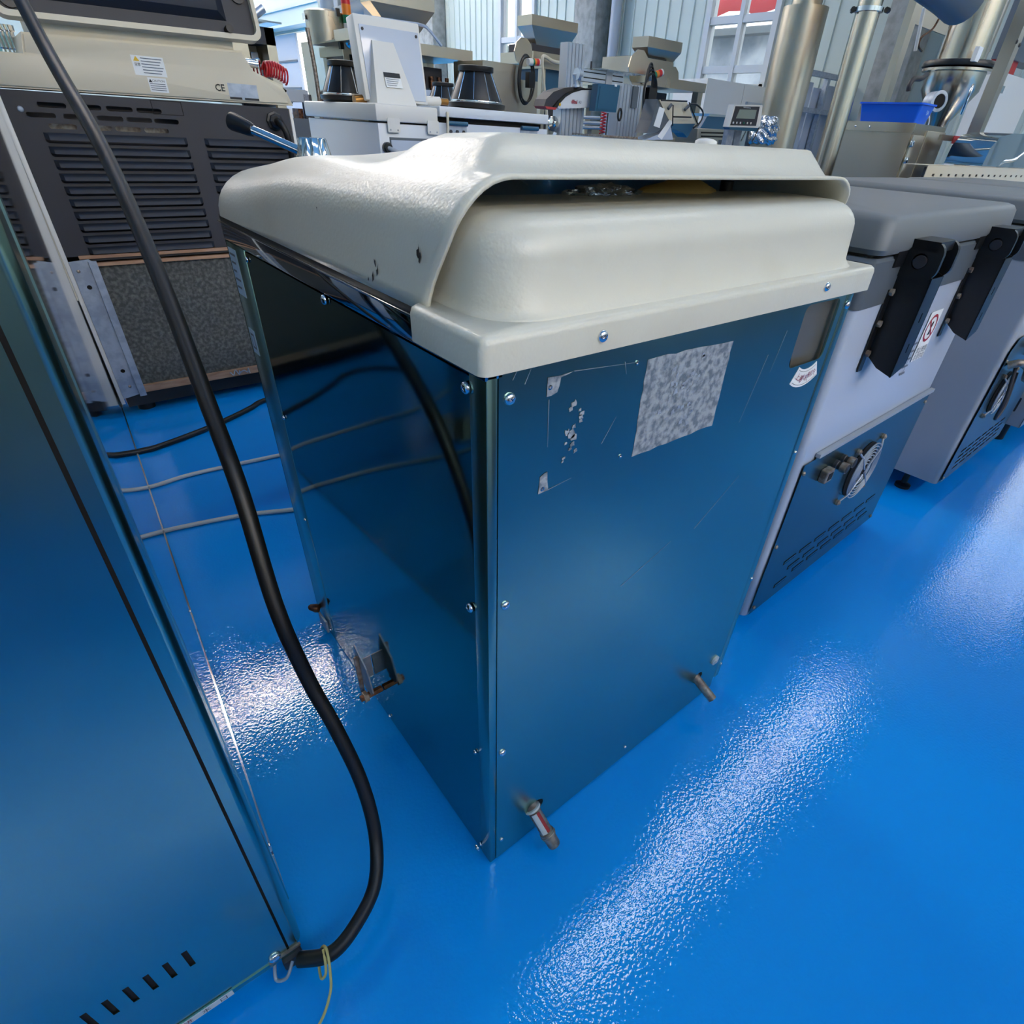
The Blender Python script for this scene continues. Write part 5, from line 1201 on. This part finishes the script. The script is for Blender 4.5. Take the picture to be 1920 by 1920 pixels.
    cylo('outlet', (cx, Y, .02), (cx, Y, zo), R * .30, sp, t); cylo('base_plate', (cx, Y, 0), (cx, Y, .02), R * .8, M['steel_bg'], t)
    g = onY(Y - R * .75, 1775, 190); mg = axis_m(g + V((.06, .10, 0)), g + V((-.10, -.16, .02)))
    obj('sight_glass', lathe(bmesh.new(), [(16 * k_, -.10), (16 * k_, .0), (11 * k_, .002), (10.5 * k_, -.01)], 28, mg @ T(0, 0, .04)), M['galv'], t, 40); obj('sight_pane', lathe(bmesh.new(), [(10.5 * k_, -.05), (10.5 * k_, -.004)], 24, mg @ T(0, 0, .04)), M['hole'], t)
    tubeo('column_handle', [onY(Y - R, 1824, 160), onY(Y - R - .05, 1822, 166), onY(Y - R - .03, 1802, 214)], .010, M['chrome'], t, 8)
    a_ = onY(Y - R * .9, 1836, 86); b_ = onY(Y - R * .9, 1868, 128); boxo('sight_cover', a_.x + .02, a_.x + .10, Y - R * .9, Y - R * .9 + .03, b_.z, a_.z, M['paper'], t)
    tubeo('clamp_arm', [onY(Y - .1, *q) for q in ((1738, 140), (1728, 147), (1714, 148), (1706, 158), (1703, 170))], .016, M['charcoal'], t, 8)
    a_ = onY(Y + .45, 1722, 20); b_ = onY(Y + .45, 1850, 95)
    boxo('back_plate', a_.x, b_.x + .1, Y + .45, Y + .47, b_.z, 4.4, M['steel_bg'], t); boxo('back_upright', a_.x - .10, a_.x, Y + .44, Y + .50, 0, 4.4, M['steel_bg'], t)
    e = bmesh.new(); tube(e, [onY(Y - .3, 1712, -84), onY(Y - .3, 1752, -50), onY(Y - .3, 1784, -24), onY(Y - .3, 1806, -2)], 30 * k_, 20, 6); obj('elbow_duct', e, M['slate'], t, 50)
    tubeo('sensor_wire', [onY(Y + .3, *q) for q in ((1760, 36), (1748, 55), (1728, 70), (1722, 86), (1728, 96))], .008, M['copper'], t, 6)
    cylo('level_tube', onY(Y + .3, 1716, 95), onY(Y + .3, 1733, 14), .014, M['white'], t, seg=8)
    # square steel frame post in front
    PY_ = 1.42
    px_ = onY(PY_, 1868, 160); w_ = 11 * dep(px_) / FPX
    s = thing('steel_post', 'square steel frame post in front of the extraction column', 'post', (px_.x, PY_, 0))
    boxo('post_tube', px_.x - w_, px_.x + w_, PY_ - .03, PY_ + .05, .02, 4.4, M['steel_bg'], s)
    boxo('post_foot', px_.x - .12, px_.x + .12, PY_ - .08, PY_ + .10, 0, .02, M['steel_bg'], s)
    for py in (74, 78): q = onY(PY_ - .03, 1896, py); place('screw', screw_mesh(.012, M['charcoal'], 'screw'), faceY(PY_ - .03) @ T(px_.x + (-.05 if py == 74 else .03), q.z), s)
    a_ = onY(PY_, 1762, 252); b_ = onY(PY_, 1850, 272)
    boxo('cross_band', a_.x, px_.x - w_, PY_ - .02, PY_, b_.z, a_.z, M['steel_bg'], s)
    a2 = onY(PY_, 1783, 254); b2 = onY(PY_, 1799, 271); boxo('red_tag', a2.x, b2.x, PY_ - .026, PY_ - .02, b2.z, a2.z, M['redpaint'], s)
    # steel box with blue crate: long side towards the left, short front with latches
    Y = 1.5
    q = onY(Y, 1702, 270); x0 = q.x; zt = onY(Y, 1692, 228).z; yb = onX(x0, 1583, 223).y; x1 = onY(Y, 1757, 285).x
    t = thing('steel_bin', 'open-topped steel box with latches on its corner, behind the grey lids', 'bin', ((x0 + x1) / 2, (Y + yb) / 2, 0))
    boxo('bin_body', x0, x1, Y, yb, .03, zt, M['steel_bg'], t); boxo('bin_rim', x0 - .012, x0, Y - .01, yb, zt - .05, zt + .002, M['steel_pol2'], t)
    for k in range(4): cylo('foot', (x0 + .05 + (x1 - x0 - .1) * (k % 2), Y + .05 + (yb - Y - .1) * (k // 2), 0), (x0 + .05 + (x1 - x0 - .1) * (k % 2), Y + .05 + (yb - Y - .1) * (k // 2), .03), .03, M['rubber'], t, seg=10)
    boxo('door_panel', x0 + .02, x0 + .20, Y - .012, Y, .1, zt - .06, M['steel_bg'], t, bev=.003); boxo('door_panel', x0 + .21, x1 - .01, Y - .014, Y, .1, zt - .03, M['steel_bg'], t, bev=.003)
    for z in (zt - .09, zt - .18, zt - .30): boxo('latch', x0 + .0, x0 + .03, Y - .03, Y - .012, z - .035, z, M['chrome'], t, bev=.004)
    for k in range(2): place('screw', SCREW, faceX(x0 - .012) @ T(-yb + .10 + .10 * k, zt - .025), t)
    zc1 = onY(Y, 1722, 189).z; zc0 = zt + .003; cx0 = onY(Y + .04, 1722, 208).x; cx1 = cx0 + .22; cy1 = onX(cx0, 1612, 200).y; cy0 = Y + .03
    cr = bmesh.new()
    loft(cr, [(zc0, cx0 + .02, cx1 - .02, cy0 + .02, cy1 - .02, .012), (zc0 + (zc1 - zc0) * .90, cx0, cx1, cy0, cy1, .02), (zc0 + (zc1 - zc0) * .91, cx0 - .010, cx1 + .01, cy0 - .01, cy1 + .01, .022), (zc1, cx0 - .010, cx1 + .01, cy0 - .01, cy1 + .01, .022), (zc1, cx0 + .004, cx1 - .004, cy0 + .004, cy1 - .004, .018), (zc0 + .01, cx0 + .024, cx1 - .024, cy0 + .024, cy1 - .024, .012)], 4)
    ct = thing('blue_crate', 'bright blue plastic crate on the steel box', 'crate', ((cx0 + cx1) / 2, (cy0 + cy1) / 2, zc0)); obj('crate_shell', cr, M['crate'], ct, 40)
    text('5A', .035, M['paperblue'], faceY(cy0 - .012) @ T(cx0 + .10, zc1 - .05), 'lettering', ct)
    # cream machine at the right edge with silver chute
    Y = 2.4
    t = thing('cream_cabinet', 'cream enamelled cabinet with a latch at the right edge, partly behind the steel post', 'cabinet', tuple(onY(Y, 1900, 200))[:2] + (0,))
    x0 = onY(Y, 1858, 190).x; x1 = min(x0 + 1.2, 9.5); zt = onY(Y, 1900, 141).z
    xs = onY(Y, 1868, 180).x
    boxo('left_door', x0 - .06, xs, Y, Y + .03, .1, zt, M['white'], t); boxo('right_door', xs + .012, x1, Y, Y + .03, .1, zt, M['white'], t); boxo('cabinet_body', x0 - .05, x1, Y + .03, Y + .2, .06, zt, M['white'], t); boxo('plinth', x0, x1, Y + .06, Y + .18, 0, .06, M['charcoal'], t)
    boxo('latch', xs - .06, xs + .06, Y - .03, Y, onY(Y, 1872, 175).z, onY(Y, 1872, 160).z, M['chrome'], t)
    boxo('top_box', x0 + .12, x0 + .5, Y + .05, Y + .2, zt, zt + .12, M['redpaint'], t)
    boxo('grey_hood', x0 + .1, x1, Y + .02, Y + .2, zt + .12, zt + 1.4, M['slate'], t)
    # perforated cream guard on the far lids and the chute above
    Y = 1.05
    t = thing('conveyor_guard', 'long cream perforated guard at the far right, behind the grey lids', 'guard', tuple(onY(Y, 1830, 320))[:2] + (0,))
    x0 = onY(Y, 1737, 320).x; zt = onY(Y, 1737, 309).z
    hl = [rrect(x0 + .10 + .115 * k, x0 + .135 + .115 * k, zt - .052, zt - .040) for k in range(22)]
    plateo('guard_front', rrect(x0, x0 + 2.8, .1, zt), hl, .003, faceY(Y), M['beige'], t); boxo('guard_backing', x0 + .01, x0 + 2.8, Y + .006, Y + .02, .1, zt - .01, M['charcoal'], t); boxo('guard_top', x0, x0 + 2.8, Y, Y + .12, zt - .003, zt, M['beige'], t)
    for k in (0, 1): boxo('guard_leg', x0 + .05 + 2.6 * k, x0 + .13 + 2.6 * k, Y + .05, Y + .28, 0, .1, M['charcoal'], t)
    c = thing('steel_chute', 'rounded polished steel chute on the cream guard at the right edge', 'chute', tuple(onY(Y + .15, 1890, 290)))
    q0 = onY(Y + .1, 1830, 298); q1 = onY(Y + .1, 1885, 298)
    b = bmesh.new(); A = []; Bv = []
    xx0 = q0.x; xx1 = q0.x + 1.25; zb = zt + .003
    pr = [(0, .0), (.02, .10), (.12, .16), (.35, .185), (.55, .19), (.80, .15), (1.0, .03), (1.2, .0)]
    for u, v in pr: A.append(b.verts.new((xx0 + u, Y + .05, zb + v))); Bv.append(b.verts.new((xx0 + u, Y + .28, zb + v)))
    for i in range(len(pr) - 1): b.faces.new((A[i], A[i + 1], Bv[i + 1], Bv[i]))
    b.faces.new(A); b.faces.new(Bv[::-1]); bmesh.ops.recalc_face_normals(b, faces=b.faces[:]); obj('chute_body', b, M['mirror'], c, 50)
    tubeo('chute_edge', [(xx0 + .33, Y + .06, zb + .005), (xx0 + .40, Y + .05, zb + .03), (xx0 + .60, Y + .05, zb + .045), (xx0 + .8, Y + .05, zb + .10), (xx0 + 1.0, Y + .05, zb + .12)], .010, M['chrome'], c, 8)
pipes_and_tank()

def left_background():
    Y = 5.2
    t = thing('packing_machine', 'pale packing machine with an open doorway, behind the beige machine', 'machine', tuple(onY(Y, 510, 150))[:2] + (0,))
    def X_(px, py=110): return onY(Y, px, py).x
    z1 = onY(Y, 505, 52).z
    boxo('right_upright', X_(505), X_(522), Y, Y + .6, 0, z1, M['steel_bg'], t); boxo('left_upright', X_(440), X_(470), Y, Y + .6, 0, z1, M['steel_bg'], t)
    boxo('inner_panel', X_(470), X_(505), Y + .25, Y + .3, 0, z1 - .05, M['beige'], t); boxo('header', X_(460), X_(522), Y, Y + .5, z1 - .10, z1, M['charcoal'], t)
    boxo('bag_film', X_(487), X_(500), Y + .18, Y + .2, 1.3, z1 - .14, M['paleblue'], t)
    boxo('acrylic_top', X_(455), X_(530), Y - .1, Y + .5, z1 + .02, z1 + .03, M['acrylic'], t); cylo('top_roller', (X_(465), Y - .05, z1 + .0), (X_(505), Y - .05, z1 + .10), .03, M['alu'], t, seg=14)
    Y = 3.9
    t = thing('dark_stand', 'grey open stand with small fittings behind the beige machine', 'stand', tuple(onY(Y, 560, 250))[:2] + (0,))
    x0, x1 = onY(Y, 535, 200).x, onY(Y, 590, 200).x
    z = onY(Y, 560, 168).z; boxo('shelf', x0, onY(Y, 577, 170).x, Y, Y + .4, z - .06, z, M['silver'], t); z2 = onY(Y, 560, 222).z
    boxo('lower_body', x0, x1 + .1, Y, Y + .5, 0, z2, M['slate'], t); boxo('drive_box', x0, onY(Y, 560, 190).x, Y + .1, Y + .4, z2 + .08, z - .07, M['silver'], t)
    for px in (571, 577): x = onY(Y, px, 195).x; boxo('upright', x, x + .03, Y, Y + .04, z2, z - .02, M['charcoal'], t)
    boxo('copper_block', onY(Y, 566, 215).x, onY(Y, 575, 215).x, Y + .05, Y + .15, z2, z2 + .05, M['copper'], t)
    # chrome cylinder and red coiled hose on top of the beige machine
    Y = 2.75
    a = onY(Y, 452, 117); b_ = onY(Y, 482, 121)
    t = thing('air_cylinder', 'chrome air cylinder with fittings behind the beige cover', 'cylinder', (a.x, a.y, a.z))
    cylo('barrel', a, b_, .016, M['chrome'], t, seg=18)
    for k in range(3): q = onY(Y, 472 + 6 * k, 126 - 2 * k); obj('fitting', lathe(bmesh.new(), [(.009, -.04), (.009, .0), (.012, .004), (.012, .02), (.006, .024)], 8, T(q.x, q.y, q.z)), M['chrome'], t)
    boxo('cylinder_bracket', a.x - .02, b_.x + .05, Y + .01, Y + .04, 1.165, a.z, M['galv'], t)
    c0 = onY(Y - .02, 495, 130); c1 = onY(Y - .02, 538, 146); n = 90
    pts = []
    for k in range(n + 1):
        f = k / n; ctr = V(c0).lerp(V(c1), f); ctr.z += .012 * math.sin(f * PI); a_ = f * 9 * 2 * PI
        pts.append((ctr.x + .006 * math.sin(a_), ctr.y + .026 * math.cos(a_), ctr.z + .026 * math.sin(a_)))
    tag(tubeo('coiled_hose', pts, .0042, M['redcoil'], None, 6, 1), 'red coiled air hose lying on the shoulder of the beige machine', 'hose')
    t = thing('bright_fittings', 'cluster of shiny steel fittings behind the left shoulder of the beige machine', 'fittings', (-.12, 2.9, 1.262))
    for k in range(4): p = onY(2.9, 6 + 8 * k, 92); obj('fitting', lathe(bmesh.new(), [(.020, 0), (.020, .02), (.010, .025), (.012, .07), (.018, .075), (.018, .09)], 12, T(p.x, 2.9, 1.262)), M['chrome'], t, 40)
left_background()

# ================================================================ row of machines on the other side of the aisle (behind the viewpoint, mirrored in the steel)
def aisle_row():
    for k, x in enumerate((-3.3, -2.2, -1.1, 0.0, 1.1, 2.2, 3.3, 4.4)):
        t = thing('parked_machine', 'grey machine across the aisle, seen only as a dull reflection in the steel', 'machine', (x + .5, -2.2, 0), 'machines across the aisle')
        b = bmesh.new(); loft(b, [(.08, x, x + 1.0, -2.7, -1.75, .03), (1.25, x, x + 1.0, -2.7, -1.75, .03), (1.28, x + .02, x + .98, -2.68, -1.77, .03)], 3); obj('body', b, M['silver'] if k % 2 else M['slate'], t, 40)
        for fx, fy in ((x + .1, -1.85), (x + .9, -1.85), (x + .1, -2.6), (x + .9, -2.6)): cylo('foot', (fx, fy, 0), (fx, fy, .085), .03, M['rubber'], t, seg=10)
aisle_row()
